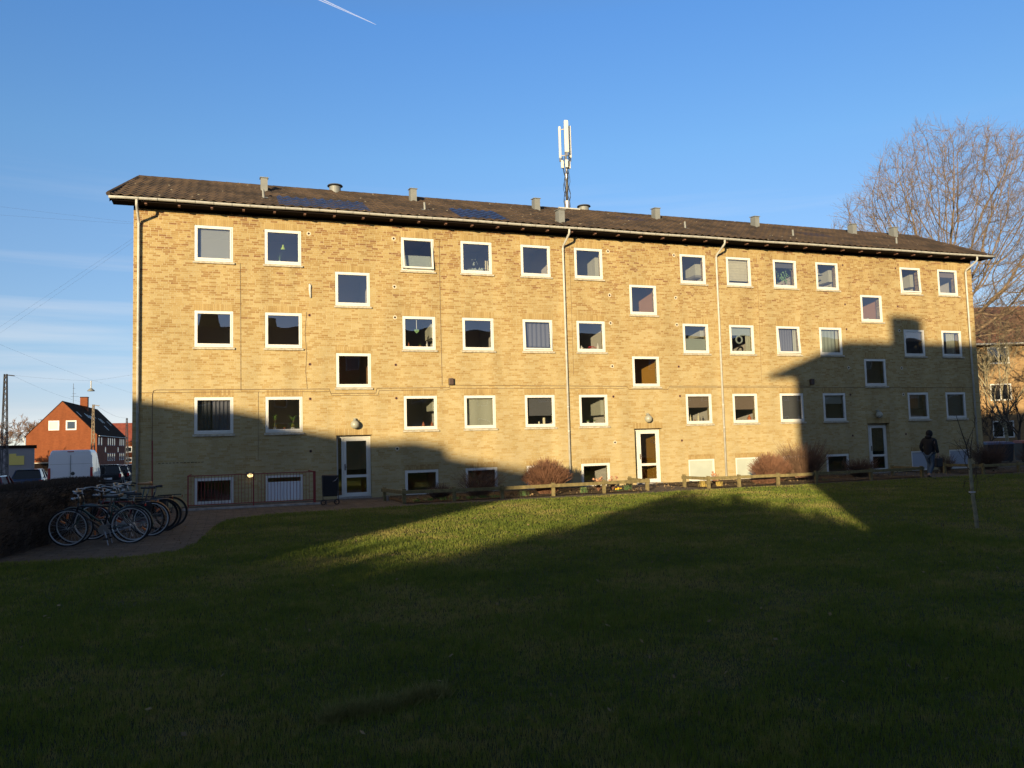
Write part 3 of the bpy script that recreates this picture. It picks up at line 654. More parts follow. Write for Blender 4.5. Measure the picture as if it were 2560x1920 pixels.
# half-round gutter
g = MB(); rr = .068; gy, gzz = -.735, 9.60; prof = [(gy+rr*math.cos(a_), gzz+rr*math.sin(a_)) for a_ in np.linspace(math.pi, 2*math.pi, 9)]
seg = 80
for i in range(seg+1):
    x = -.62+(36.5)*i/seg; dzz = .012*math.sin(x*.21)+.006*math.sin(x*1.3)
    for yy, zz in prof: g.v.append((x, yy, zz+dzz))
    for yy, zz in prof[::-1]: g.v.append((x, gy+(yy-gy)*.9, gzz+.004+(zz-gzz)*.9+dzz))
npf = 18
for i in range(seg):
    for k in range(npf-1): g.f.append((i*npf+k, (i+1)*npf+k, (i+1)*npf+k+1, i*npf+k+1))
g.f.append(tuple(range(npf))); g.f.append(tuple(seg*npf+k for k in range(npf))[::-1])
G_ = g.build('gutter', M['gutter'], B, smooth=True)
for i in range(62):
    x = .2+i*.548
    if x > 35.8: break
    dzz = .012*math.sin(x*.21)+.006*math.sin(x*1.3)
    s = MB(); pr = [(gy+(rr+.005)*math.cos(a_), gzz+(rr+.005)*math.sin(a_)+dzz) for a_ in np.linspace(math.pi, 2*math.pi, 9)]
    for k, (yy, zz) in enumerate(pr): s.v += [(x-.009, yy, zz), (x+.009, yy, zz)]
    for k in range(8): s.f.append((2*k, 2*k+1, 2*k+3, 2*k+2))
    s.build('gutter_joint', M['vent'], G_)
# downpipes
for x, top_x in ((.157,.157), (14.70,14.70), (21.42,21.42), (34.78,34.78)):
    pts = [(x,-.73,9.545),(x,-.735,9.43),(x,-.70,9.36),(x,-.13,9.06),(x,-.085,8.96),(x,-.085,8.0),(x+.0,-.085,.12)]
    P_ = MB().tube(pts, .040, 12).build('downpipe', M['gutter'], B, smooth=True)
    c_ = MB()
    for z in (8.93, 6.9, 5.0, 3.0, 2.1): c_.tube([(x,-.085,z-.02),(x,-.085,z+.02)], .047, 12)
    c_.build('pipe_collar', M['gutter'], P_)
# solar tile fields
SP = [((4.40,7.40),(-.55,1.22)), ((10.6,12.45),(-.45,1.33)), ((18.1,19.4),(1.7,2.45)), ((26.9,28.4),(1.0,1.75))]
for i, ((xa, xb), (ya, yb)) in enumerate(SP):
    tiles(lambda y, q=xa: q, lambda y, q=xb: q, ya, yb, .012, M['solar'] if i < 2 else M['tile_new'], 'solar_tiles' if i < 2 else 'replaced_tiles', step=.34)
# roof vents
for x, y in ((4.05,2.17),(9.60,2.46),(14.77,2.54),(14.65,-.20),(20.35,2.53),(25.41,2.45),(30.96,2.49),(33.48,2.51)):
    z = rz_(y); dp = .34; hh = .52; wv = .12
    s = MB().box(x-wv, y, z-.05, x+wv, y+dp, z+hh); s.box(x-wv-.012, y-.012, z-.05, x+wv+.012, y+.30, z+.03)
    V_ = s.build('box_vent', M['vent'], B)
    s = MB(); s.add([(x-wv-.03,y-.04,z+hh-.01),(x+wv+.03,y-.04,z+hh-.01),(x+wv+.03,y+dp+.04,z+hh+.04),(x-wv-.03,y+dp+.04,z+hh+.04),(x-wv-.03,y-.04,z+hh+.015),(x+wv+.03,y-.04,z+hh+.015),(x+wv+.03,y+dp+.04,z+hh+.065),(x-wv-.03,y+dp+.04,z+hh+.065)], [(0,3,2,1),(4,5,6,7),(0,1,5,4),(1,2,6,5),(2,3,7,6),(3,0,4,7)])
    s.build('cap', M['vent'], V_)
for x, y in ((6.74,3.55),(17.37,3.65)):
    V_ = MB().lathe([(.22,RZ-.1),(.22,RZ+.27),(0,RZ+.27)], (x,y,0), 24).build('round_vent', M['vent'], B, smooth=False)
    MB().lathe([(.24,RZ+.29),(.30,RZ+.30),(.28,RZ+.335),(.12,RZ+.36),(0,RZ+.36)], (x,y,0), 24).build('cap', M['ventdark'], V_)
for x, y in ((3.97,.64),(9.56,.49),(20.46,.57),(25.81,.58),(31.47,.54)):
    z = rz_(y); V_ = MB().tube([(x,y,z-.05),(x-.02,y-.01,z+.30)], [.048,.04], 10).build('pipe_vent', M['vent'], B)
    MB().add([(x-.13,y-.12,z-.02),(x+.15,y-.12,z-.02),(x+.15,y+.14,z+.10),(x-.13,y+.14,z+.10)], [(0,1,2,3)]).build('flashing', M['vent'], V_)

# ------------------------------------------------------------ antenna mast
A_ = thing('antenna_mast', 'mobile phone antenna mast with three tall white panels rising from the roof ridge', 'antenna', (16.6,3.67,11.55), absolute=True)
ax, ay = 16.60, 3.67
MB().box(ax-.55,ay-.35,11.60,ax+.45,ay+.2,11.655).build('base_plate', M['gutter'], A_)
MB().lathe([(.125,11.65),(.125,12.04),(.0,12.04)], (ax,ay,0), 18).build('base_sleeve', M['steel'], A_)
MB().tube([(ax,ay,12.0),(ax+.02,ay,13.4),(ax,ay,15.35)], [.055,.052,.045], 12).build('pole', M['steel'], A_, smooth=True)
for dx, dy, z0, z1, wv in ((-.02,-.20,14.13,15.55,.09), (-.215,.08,13.95,15.36,.045), (.25,.08,14.0,15.44,.06)):
    s = MB().box(ax+dx-wv, ay+dy-.06, z0, ax+dx+wv, ay+dy+.06, z1); p = s.build('antenna_panel', M['panel'], A_, bevel=.03)
    for zz in (z0+.12, z1-.12): MB().tube([(ax+dx,ay+dy+.05,zz),(ax,ay,zz)], .02).build('bracket', M['steel'], p)
    MB().box(ax+dx-.04,ay+dy-.03,z0-.15,ax+dx+.04,ay+dy+.03,z0-.001).build('tuning_unit', M['steel'], p)
for dx, dy in ((-.17,-.02),(-.03,-.15),(.14,-.02)):
    MB().box(ax+dx-.055, ay+dy-.05, 13.48, ax+dx+.055, ay+dy+.05, 13.82).build('radio_unit', M['panel'], A_, bevel=.015)
for k in range(9):
    a0 = k*.7; pts = []
    for j in range(14):
        z = 14.0-j*(2.35/13); rr = .06+.14*max(0, (z-13.3))+(.05*math.sin(j*1.1+k*2) if z < 13.2 else 0)+.05; ang = a0+j*.22*(1 if k % 2 else -1)
        pts.append((ax+rr*math.cos(ang), ay-.02+rr*math.sin(ang)*.8, z))
    MB().tube(pts, .011, 5).build('feeder_cable', M['black'], A_)

# ------------------------------------------------------------ window contents
def inwin(c, f): W_, (x0, z0, x1, z1) = wins[(c, f)]; return W_, x0, z0, x1, z1
def blind(c, f, frac, m_, y=.16, x_in=0.0, nm='roller_blind', slats=False):
    W_, x0, z0, x1, z1 = inwin(c, f); z = z1+.02-(z1-z0+.04)*frac; b = MB()
    if slats:
        n = int((z1-z)/.028)
        for i in range(n): zz = z+i*.028; b.add([(x0+x_in,y,zz),(x1,y,zz),(x1,y+.018,zz+.024),(x0+x_in,y+.018,zz+.024)], [(0,1,2,3)])
    else: b.box(x0-.02+x_in, y, z, x1+.02, y+.006, z1+.03); b.box(x0-.02+x_in, y-.006, z-.012, x1+.02, y+.012, z)
    return b.build(nm, M[m_], W_)
def curt(c, f, u0, u1, m_, y=.20, amp=.022, waves=6, v0=0):
    W_, x0, z0, x1, z1 = inwin(c, f); wdt = x1-x0
    return drape(x0-.03+u0*(wdt+.06), x0-.03+u1*(wdt+.06), z0-.05+v0*(z1-z0), z1+.05, y, amp, waves).build('curtain', M[m_], W_, smooth=True)
blind(0, 2, 1, 'blindw', y=.13, x_in=.09, nm='venetian_blind', slats=True); MB().box(*[0]*6) if False else None
blind(2, 2, .0, 'blindw')
W_, x0, z0, x1, z1 = inwin(2, 2)
MB().box(x0-.02,.20,z0-.03,x1+.02,.206,z0+.49*(z1-z0)).build('pleated_blind', M['frost'], W_)
blind(7, 2, .86, 'blindc', nm='roman_blind'); W_, x0, z0, x1, z1 = inwin(7, 2)
for i in range(7): MB().tube([(x0-.01,.155,z1-.1-i*.115),(x1+.01,.155,z1-.1-i*.115)], .007, 6).build('blind_fold', M['blindc'], W_)
blind(8, 2, .22, 'blindg'); blind(11, 2, .24, 'blindb')
blind(7, 1, .32, 'frost', nm='roman_blind'); curt(7, 1, .78, 1, 'curtain', waves=3)
curt(4, 1, .06, 1, 'curtaing', v0=.13); curt(8, 1, .02, .8, 'curtaing', waves=7); curt(8, 1, .84, 1, 'curtain', waves=2)
curt(9, 1, 0, .84, 'frost', amp=.012, waves=5); curt(9, 1, .88, 1, 'curtain', waves=2)
blind(10, 1, .42, 'blindb'); curt(11, 1, .38, .85, 'curtain', waves=5)
curt(0, 0, .45, 1, 'curtaing', amp=.04, waves=5); curt(0, 0, .0, .4, 'curtaind', amp=.03, waves=4)
curt(3, 0, .06, 1, 'curtain', amp=.018, waves=2); blind(4, 0, .66, 'blindg'); blind(6, 0, .44, 'blindb'); blind(7, 0, .54, 'blindb', x_in=.0)
blind(8, 0, 1.0, 'blindg'); blind(9, 0, .36, 'blindw'); blind(11, 0, 1.0, 'blindg', x_in=.03)
W_, x0, z0, x1, z1 = inwin(6, 1); MB().box(x0-.02,.14,z0-.03,x1+.02,.146,z0+.5*(z1-z0)).build('pleated_blind', M['frost'], W_)
W_, x0, z0, x1, z1 = inwin(3, 2)
for q in (.90, .97): MB().box(x0+(x1-x0)*q-.02,.17,z0,x0+(x1-x0)*q+.012,.18,z0+.42).build('curtain', M['candle'], W_)
s = MB()     # snow-spray silhouettes stuck on the pane
pf = [(0,0),(.02,.10),(.06,.05),(.10,.12),(.14,.06),(.20,.14),(.26,.10),(.33,.16),(.38,.08),(.44,.06),(.50,.20),(.54,.10),(.60,.18),(.66,.12),(.66,0)]
s.add([(x0+.17+a_*.9,.052,z0+b_*.7) for a_, b_ in pf], [tuple(range(len(pf)))])
s.add([(x0+.36,.052,z0+.20),(x0+.45,.052,z0+.20),(x0+.405,.052,z0+.34)], [(0,1,2)])
for a_, b_ in ((.47,.42),(.44,.30),(.52,.33),(.55,.26),(.35,.40),(.62,.1),(.80,.1)): s.box(x0+a_-.014,.050,z0+b_-.014,x0+a_+.014,.052,z0+b_+.014)
s.build('window_decal', M['frost'], W_)

# kitchens: wall cabinets on the right-hand wall, cooker hood
def cabinet(c, f, zlo, zhi, dep=.30, y0=.55, y1=1.5, hood=False):
    x = COLX[c]; t = TOPS[f]; rx1 = x+WW+.26
    o = thing('kitchen_cabinet', CABL[(c, f)], 'cabinet', (rx1-dep/2, (y0+y1)/2, t+zlo), group='kitchen cabinets behind the windows', absolute=True)
    n = 2; s = MB().box(rx1-dep+.02, y0, t+zlo, rx1-.003, y1, t+zhi); s.build('carcass', M['cab'], o)
    for k in range(n):
        a0 = y0+(y1-y0)*k/n; MB().box(rx1-dep, a0+.006, t+zlo+.005, rx1-dep+.019, a0+(y1-y0)/n-.006, t+zhi-.005).build('cabinet_door', M['cab'], o)
    if hood: MB().add([(rx1-dep-.05,y0-.02,t+zlo-.10),(rx1-.01,y0-.02,t+zlo-.10),(rx1-.01,y0+.62,t+zlo-.10),(rx1-dep-.05,y0+.62,t+zlo-.10),(rx1-dep-.02,y0-.02,t+zlo-.003),(rx1-.01,y0-.02,t+zlo-.003),(rx1-.01,y0+.62,t+zlo-.003),(rx1-dep-.02,y0+.62,t+zlo-.003)],[(0,3,2,1),(4,5,6,7),(0,1,5,4),(1,2,6,5),(2,3,7,6),(3,0,4,7)]).build('cooker_hood', M['hood'], o)
CABL = {(2,0): 'sunlit white wall cabinet inside the ground floor window right of the left door', (2,1): 'pale cabinet inside the window with the hanging heart', (5,2): 'tall pale cabinet inside the top floor window just right of the antenna mast downpipe',
        (5,0): 'grey-white cabinet inside the ground floor window beside the central downpipe', (6,2): 'cream cabinet with cooker hood inside the top floor window left of the roman blind', (6,1): 'cream cabinet inside the window with half frosted glass',
        (9,2): 'white cabinet inside the top floor window with the white hanging lamp', (10,2): 'cream cabinet inside the tilted top floor window near the right end', (5,1): 'cabinet wall inside the window with red flowers', (10,0): 'dim cabinet inside the shaded ground floor window right of the right door'}
cabinet(2, 0, -.50, -.06); cabinet(2, 1, -.68, -.06); cabinet(5, 2, -1.1, -.12, y0=.6, y1=1.3); cabinet(5, 0, -.75, -.10, y1=1.7); cabinet(6, 2, -.66, -.10, hood=True, y0=.7, y1=1.6)
cabinet(6, 1, -.45, -.06); cabinet(9, 2, -.7, -.1); cabinet(10, 2, -.75, -.1); cabinet(10, 0, -.7, -.1)

# things on the window sills
def pot(mb, x, y, z, r_=.05, h_=.09): mb.lathe([(0,z),(r_*.75,z),(r_,z+h_),(r_*.85,z+h_),(r_*.8,z+h_*.8),(0,z+h_*.8)], (x,y,0), 14)
def leaves(mb, x, y, z, n, ln, spread=.5, wdt=.012, up=.8, droop=.4):
    for k in range(n):
        a_ = random.random()*6.28; L_ = ln*random.uniform(.6,1.1); dx, dy = math.cos(a_), math.sin(a_)*.5; pv = []
        for j in range(5):
            t = j/4; rr = spread*L_*t; zz = z+L_*(up*t-droop*t*t); wq = wdt*(1-t*.9)
            pv += [(x+dx*rr-dy*wq, y+dy*rr+dx*wq*.5, zz), (x+dx*rr+dy*wq, y+dy*rr-dx*wq*.5, zz+wq*.3)]
        mb.add(pv, [(2*j, 2*j+1, 2*j+3, 2*j+2) for j in range(4)])
def plant(c, f, u, label, leafm='leaf', ln=.3, n=22, spread=.5, droop=.4, up=.8, stem=0, potm='pot', wdt=.012, pr=.05):
    W_, x0, z0, x1, z1 = inwin(c, f) if not isinstance(c, str) else (None, *wins[('s', f[0], f[1])][1])
    x = x0+u*(x1-x0); y = .23; z = z0-.035
    o = thing('potted_plant', label, 'plant', (x, y, z), group='plants on the window sills', absolute=True)
    p = MB(); pot(p, x, y, z, pr); p.build('pot', M[potm], o, smooth=False)
    if stem: MB().tube([(x,y,z+.06),(x+.01,y,z+.09+stem)], .012, 6).build('stem', M['bark'], o)
    l_ = MB(); yl = MB()
    if stem:
        for q in range(4): leaves(l_, x, y, z+.10+stem*(.25+.75*q/3), n//2, ln, spread, wdt, up if q > 1 else .25, droop)
        leaves(yl, x, y, z+.10+stem*.45, n//2, ln*.8, .35, wdt, .1, .9); yl.build('dry_leaves', M['dry'], o)
    else: leaves(l_, x, y, z+.08, n, ln, spread, wdt, up, droop)
    l_.build('leaves', M[leafm], o)
    return o
plant(1, 0, .22, 'tall yucca at the left of the ground floor window sill above the railing', ln=.42, n=34, spread=.55, droop=.55, up=.9, stem=.28, wdt=.014, pr=.07)
plant(1, 0, .80, 'bushy yucca with yellowed lower leaves at the right of that sill', ln=.45, n=40, spread=.6, droop=.5, up=.8, stem=.25, wdt=.014, pr=.07)
plant(1, 0, .52, 'small leafy plant between the two yuccas above the railing', ln=.18, n=14, spread=.7, pr=.045, potm='potred')
plant(1, 2, .40, 'spiky pale plant below the hanging lime lamp shade', 'leafp', ln=.42, n=9, spread=.35, up=1, droop=.15, wdt=.010)
plant(5, 0, .35, 'low leafy plant on the sill in front of the grey-white cabinet', ln=.24, n=26, spread=.8)
plant(5, 0, .62, 'second leafy plant on the sill in front of the grey-white cabinet', ln=.26, n=26, spread=.7)
plant(10, 2, .55, 'leafy plant on the sill of the tilted top floor window near the right end', 'leafp', ln=.28, n=26, spread=.8)
plant(9, 2, .78, 'small plant on the sill beneath the white hanging lamp', 'leaf', ln=.2, n=18, spread=.7)
plant('s', (2, 1), .45, 'round pale plant in a white pot on the upper stair window sill at the right', 'leafp', ln=.18, n=40, spread=.9, droop=.6, pr=.06)
plant(2, 1, .58, 'terracotta potted plant under the hanging heart', ln=.2, n=18, potm='potred')
# money tree with round leaves
W_, x0, z0, x1, z1 = inwin(8, 2)
o = thing('potted_plant', 'bushy pale plant with round leaves in the top floor window under a grey blind', 'plant', (x0+.72,.25,z0-.03), group='plants on the window sills', absolute=True)
p = MB(); pot(p, x0+.72, .25, z0-.03, .07, .10); p.build('pot', M['pot'], o)
s = MB()
for k in range(70):
    cxx = x0+.62+random.gauss(0,.13); czz = z0+.36+random.gauss(0,.12); cyy = .22+random.uniform(-.05,.08); rr_ = random.uniform(.018,.034); tl = random.uniform(-.6,.6)
    s.add([(cxx+rr_*math.cos(a_), cyy+rr_*math.sin(a_)*math.sin(tl), czz+rr_*math.sin(a_)) for a_ in [j*math.pi/4 for j in range(8)]], [tuple(range(8))])
s.build('leaves', M['leafp'], o); MB().tube([(x0+.72,.25,z0),(x0+.66,.25,z0+.3)], .012, 6).tube([(x0+.70,.25,z0+.1),(x0+.76,.25,z0+.4)], .01, 6).build('stem', M['bark'], o)
# hanging lamps and ornaments
W_, x0, z0, x1, z1 = inwin(1, 2)
o = thing('pendant_lamp', 'lime green conical lamp shade hanging in the second top floor window', 'lamp', (x0+.55,.5,z0+.52), absolute=True)
MB().lathe([(.085,0),(.075,.03),(.035,.11),(.03,.17),(0,.18)], (x0+.53,.45,z0+.50), 20).build('lamp_shade', M['green'], o, smooth=True); MB().tube([(x0+.53,.45,z0+.67),(x0+.53,.45,z1+.25)], .004, 5).build('cord', M['black'], o)
W_, x0, z0, x1, z1 = inwin(9, 2)
o = thing('pendant_lamp', 'white flat lamp hanging in the top floor window right of the leafy plant', 'lamp', (x0+.45,.5,z1-.3), absolute=True)
MB().lathe([(.17,0),(.15,.04),(.04,.08),(0,.09)], (x0+.47,.5,z1-.36), 20).build('lamp_shade', M['blindw'], o, smooth=True); MB().tube([(x0+.47,.5,z1-.28),(x0+.47,.5,z1+.3)], .008, 6).build('cord', M['pot'], o)
W_, x0, z0, x1, z1 = inwin(2, 1)
def heart(c, s_, t_=.01):
    P = [(c[0]+s_*.062*16*math.sin(a_)**3/1.0, c[2]+s_*.062*(13*math.cos(a_)-5*math.cos(2*a_)-2*math.cos(3*a_)-math.cos(4*a_))) for a_ in [2*math.pi*i/28 for i in range(28)]]
    b = MB(); n = len(P); b.v = [(x, c[1], z) for x, z in P]+[(x, c[1]+t_, z) for x, z in P]; b.f = [tuple(range(n)), tuple(range(2*n-1, n-1, -1))]+[(i, n+i, n+(i+1) % n, (i+1) % n) for i in range(n)]; return b
o = heart((x0+.44,.13,z0+.56), .09).build('hanging_heart', M['leafp'], None, org=(x0+.44,.13,z0+.56)); tag(o, 'pale green heart hanging behind the middle floor kitchen window', 'ornament')
MB().tube([(x0+.44,.135,z0+.62),(x0+.44,.135,z1+.03)], .012, 6).build('ribbon', M['pot'], o, org=(x0+.44,.13,z0+.56))
def bottle(x, z, y, h, r_, m_, label, nm='bottle', cat='bottle', grp='small things standing on the window sills'):
    b = MB().lathe([(0,0),(r_,0),(r_,h*.6),(r_*.35,h*.78),(r_*.35,h),(0,h)], (x,y,z), 12); return tag(b.build(nm, M[m_], None, org=(x,y,z), smooth=False), label, cat, grp)
bottle(x0+.82, z0-.035, .2, .24, .035, 'pot', 'slim white bottle on the sill beneath the hanging heart')
bottle(x0+.16, z0-.035, .2, .20, .035, 'potred', 'brown bottle at the left end of the sill beneath the hanging heart')
W_, x0, z0, x1, z1 = inwin(5, 1)
bottle(x0+.17, z0-.035, .2, .18, .07, 'pot', 'white jar with a wick beside the red flowers', 'jar', 'jar'); bottle(x0+.86, z0-.035, .2, .28, .055, 'pot', 'white vase holding utensils right of the red flowers', 'vase', 'vase')
o = thing('flower_bowl', 'bowl of red flowers on the middle floor sill by the central downpipe', 'flowers', (x0+.6,.2,z0-.03), absolute=True)
MB().lathe([(0,0),(.10,0),(.13,.05),(0,.05)], (x0+.58,.2,z0-.03), 14).build('bowl', M['pot'], o); s = MB()
for k in range(26): s.ball((x0+.58+random.gauss(0,.08),.2+random.uniform(-.05,.05),z0+.06+random.uniform(0,.06)), .018, 6, 4)
s.build('flowers', M['redflower'], o)
W_, x0, z0, x1, z1 = inwin(4, 0)
for q, h_, r_ in ((.52,.13,.03),(.72,.27,.05)): tag(MB().lathe([(0,0),(r_,0),(r_,h_),(0,h_)], (x0+q*(x1-x0),.2,z0-.035), 14).build('candle', M['candle'], None, org=(x0+q*(x1-x0),.2,z0-.035)), ('short' if h_ < .2 else 'tall thick')+' cream candle on the sill under the half-lowered grey roller blind', 'candle', 'small things standing on the window sills')
W_, x0, z0, x1, z1 = inwin(6, 0)
for q, h_, m_, nm, lb_ in ((.22,.30,'candle','candle','tall pale candle under the brown roller blind'),(.42,.12,'potred','jar','low brown jar under the brown roller blind'),(.58,.36,'candle','candle','tallest pale candle in the middle under the brown roller blind'),(.80,.22,'binbody','mug','dark mug at the right under the brown roller blind')):
    bottle(x0+q*(x1-x0), z0-.035, .22, h_, .035, m_, lb_, nm, nm)
W_, x0, z0, x1, z1 = inwin(7, 0)
bottle(x0+.82*(x1-x0), z0-.035, .22, .24, .075, 'orange', 'orange-red canister on the sill under the greyish blind right of the thin downpipe', 'canister', 'canister')
W_, x0, z0, x1, z1 = inwin(2, 0)
bottle(x0+.64*(x1-x0), z0-.035, .22, .2, .05, 'potred', 'brown pot under the sunlit white wall cabinet', 'jar', 'jar'); bottle(x0+.95*(x1-x0), z0-.035, .22, .2, .05, 'potred', 'brown pot against the right edge of the window with the sunlit white cabinet', 'jar', 'jar')
W_, x0, z0, x1, z1 = inwin(6, 2)
bottle(x0+.75*(x1-x0), z0-.035, .22, .10, .05, 'redflower', 'small red bowl on the top floor sill under the cooker hood', 'bowl', 'bowl')
W_, x0, z0, x1, z1 = inwin(7, 1)
tag(MB().torus((x0+.45,.14,z0+.48), .14, .035, 24, 8).build('wreath', M['frost'], None, org=(x0+.45,.14,z0+.48)), 'pale round wreath hanging in the window right of the second white downpipe', 'wreath')
W_, x0, z0, x1, z1 = inwin(10, 0)
lt = mat('lit_kitchen_bulb', (.8,.4,.1), .4); lb = lt.node_tree.nodes['Principled BSDF']; lb.inputs['Emission Color'].default_value = (1,.45,.12,1); lb.inputs['Emission Strength'].default_value = 2
o = thing('spot_lamp', 'lit orange lamps glowing inside the shaded ground floor window at the right', 'lamp', (x0+.3,1.0,z1-.28), absolute=True)
MB().ball((x0+.55,1.0,z1-.30), .03, 8, 6).build('bulb', lt, o); MB().ball((x0+.75,1.0,z1-.30), .022, 8, 6).build('bulb', lt, o); MB().tube([(x0+.5,1.02,z1-.26),(x0+.8,1.02,z1-.26)], .01, 6).build('rail', M['black'], o)

# ============================================================ BEHIND THE CAMERA: what casts the long shadows and shows in the panes
T = thing('apartment_building', 'twin brick apartment block behind the photographer, reflected dark in the windows', 'apartment building', (-1.13,-36,0), absolute=True)
tx0, ty1, td, tl = -1.13, -36.0, 9.4, 115
s = MB(); s.box(tx0, ty1-td, 0, tx0+tl, ty1, 9.55); ym = ty1-4.95
s.add([(tx0,ty1,9.55),(tx0,ym,11.5),(tx0,ty1-td,9.55),(tx0+tl,ty1,9.55),(tx0+tl,ym,11.5),(tx0+tl,ty1-td,9.55)], [(0,1,2),(3,5,4)])
s.build('wall', M['brick'], T)
s = MB(); ex = .88
for dz in (0,): s.add([(tx0-ex,ty1+.72,9.52),(tx0-ex,ym,11.9),(tx0-ex,ty1-td-.7,9.52),(tx0+tl+.6,ty1+.72,9.52),(tx0+tl+.6,ym,11.9),(tx0+tl+.6,ty1-td-.7,9.52),
    (tx0-ex,ty1+.72,9.40),(tx0-ex,ym,11.74),(tx0-ex,ty1-td-.7,9.40),(tx0+tl+.6,ty1+.72,9.40),(tx0+tl+.6,ym,11.74),(tx0+tl+.6,ty1-td-.7,9.40)],
    [(0,3,4,1),(1,4,5,2),(6,7,10,9),(7,8,11,10),(0,6,9,3),(2,5,11,8),(0,1,7,6),(1,2,8,7),(3,9,10,4),(4,10,11,5)])
s.build('roof', M['tileback'], T)
tcx = 31.0-.724*(36+5.0)+.0
MB().box(tcx-.85+.3, ym-.5, 11.2, tcx+.35+.3, ym+.4, 13.02).build('chimney', M['brick'], T)
MB().box(tcx+4.4, ym-.3, 11.2, tcx+5.2, ym+.4, 12.6).build('chimney', M['brick'], T)
for i in range(30):
    for z in (2.3, 5.1, 7.9):
        x = tx0+1.7+i*2.7; f_ = MB().ring(x, z, x+1.2, z+1.2, .09, ty1+.002, ty1+.06).build('window', M['white'], T); MB().box(x+.09, ty1+.004, z+.09, x+1.11, ty1+.02, z+1.11).build('pane', M['carglass'], f_)
# flat-roofed wing to the left rear
Wg = thing('flat_roof_building', 'plain brick wing with a flat roof, left behind the photographer', 'building', (-22,-49.5,0), absolute=True)
MB().box(-34,-49.5,-.6,-22,-2.8,7.85).build('wall', M['brick'], Wg); MB().box(-34.1,-49.6,7.85,-21.9,-2.7,8.02).build('roof', M['roofdark'], Wg)
for i in range(5):
    y = -45+i*8.3; MB().box(-23.6-random.random(),y,8.02,-22.6,y+1.6,8.02+random.uniform(.25,.5)).build('roof_box', M['vent'], Wg)

Hs = thing('brick_house', 'plain unseen house added far left outside the view to shade the garage', 'house', (-46,4,-.5), absolute=True)  # unseen house, added to keep the sun off the garage
MB().box(-46,4,-.6,-30,14,6.4).build('wall', M['redbrick'], Hs); MB().add([(-46.4,3.6,6.35),(-29.6,3.6,6.35),(-29.6,9,9.0),(-46.4,9,9.0),(-46.4,14.4,6.35),(-29.6,14.4,6.35)], [(0,1,2,3),(3,2,5,4),(0,3,4),(1,5,2),(0,4,5,1)]).build('roof', M['roofdark'], Hs)

# ------------------------------------------------------------ twigs, leaves, trees
class Twigs:
    def __init__(s): s.V = []; s.F = []; s.n = 0
    def add(s, P, r0, r1, k=3):
        P = np.asarray(P, float); m_ = len(P); T_ = np.gradient(P, axis=0); T_ /= np.linalg.norm(T_, axis=1)[:, None]+1e-9
        ref = np.array([.31,.87,.38]) if abs(T_[0][2]) > .9 else np.array([0,0,1.]); A = np.cross(T_, ref); A /= np.linalg.norm(A, axis=1)[:, None]+1e-9; Bq = np.cross(T_, A)
        rad = np.linspace(r0, r1, m_)[:, None]
        for j in range(k):
            a_ = 2*np.pi*j/k; s.V.append(P+(A*np.cos(a_)+Bq*np.sin(a_))*rad)
        # vertex index of ring i, side j = base + j*m + i
        b_ = s.n; i = np.arange(m_-1)
        for j in range(k):
            j2 = (j+1) % k; s.F.append(np.stack([b_+j*m_+i, b_+j2*m_+i, b_+j2*m_+i+1, b_+j*m_+i+1], 1))
        s.n += m_*k
    def build(s, nm, m_, parent=None): return npmesh(nm, np.concatenate(s.V), np.concatenate(s.F), m_, parent)
def wander(p, d, ln, n, w_=.15, up=0):
    pts = [np.array(p, float)]; d = np.array(d, float); d /= np.linalg.norm(d)
    for i in range(n):
        d = d+RNG.normal(0, w_, 3)+np.array([0,0,up]); d /= np.linalg.norm(d); pts.append(pts[-1]+d*ln/n)
    return np.array(pts), d
def grow(tw, thick, p, d, ln, r, lvl, maxl, w_=.13, up=.05, kids=(4,6), ratio=.62, ang=.75, minr=.006):
    n = 7 if lvl < 2 else 4
    P, _ = wander(p, d, ln, n, w_*(1 if lvl else .6), up); r1 = max(minr, r*.42)
    (thick if lvl < 2 else tw).add(P, r, r1, 7 if lvl == 0 else (5 if lvl < 3 else 3))
    if lvl >= maxl: return
    for k in range(random.randint(*kids)):
        t = random.uniform(.28, .98) if lvl else random.uniform(.35, .98); i = min(int(t*n), n-1); f = t*n-i; q = P[i]*(1-f)+P[i+1]*f; T_ = P[i+1]-P[i]; T_ /= np.linalg.norm(T_)
        o_ = RNG.normal(0, 1, 3); o_ -= T_*o_.dot(T_); o_ /= np.linalg.norm(o_); a_ = ang*random.uniform(.6,1.2); dd = T_*math.cos(a_)+o_*math.sin(a_)
        grow(tw, thick, q, dd, ln*ratio*random.uniform(.7,1.15)*(1.1-.4*t), max(minr, (r*(1-t)+r1*t)*.6), lvl+1, maxl, w_, up, kids, ratio, ang, minr)
def bare_tree(label, loc, h, seed, maxl=4, r=.2, spread=.7, bm='barkd', tmn='twigd', group='bare trees in the background', minr=.008, kids=(4,6), name='bare_tree', fork=.22):
    random.seed(seed); global RNG; RNG = np.random.default_rng(seed)
    o = thing(name, label, 'tree', loc, group=group); tw, th = Twigs(), Twigs()
    P, _ = wander((0,0,0), (0,0,1), h*fork, 4, .04); th.add(P, r*1.15, r*.9, 8)
    for k in range(random.randint(5,6)):
        a_ = k*2*math.pi/5.5+random.random(); dd = (math.cos(a_)*spread, math.sin(a_)*spread, 1.0)
        grow(tw, th, P[-1 if k > 1 else -2], dd, h*random.uniform(.42,.55), r*.55, 1, maxl, .12, .06, kids, .6, .62, minr)
    th.build('trunk', M[bm], o); tw.build('crown', M[tmn], o); return o

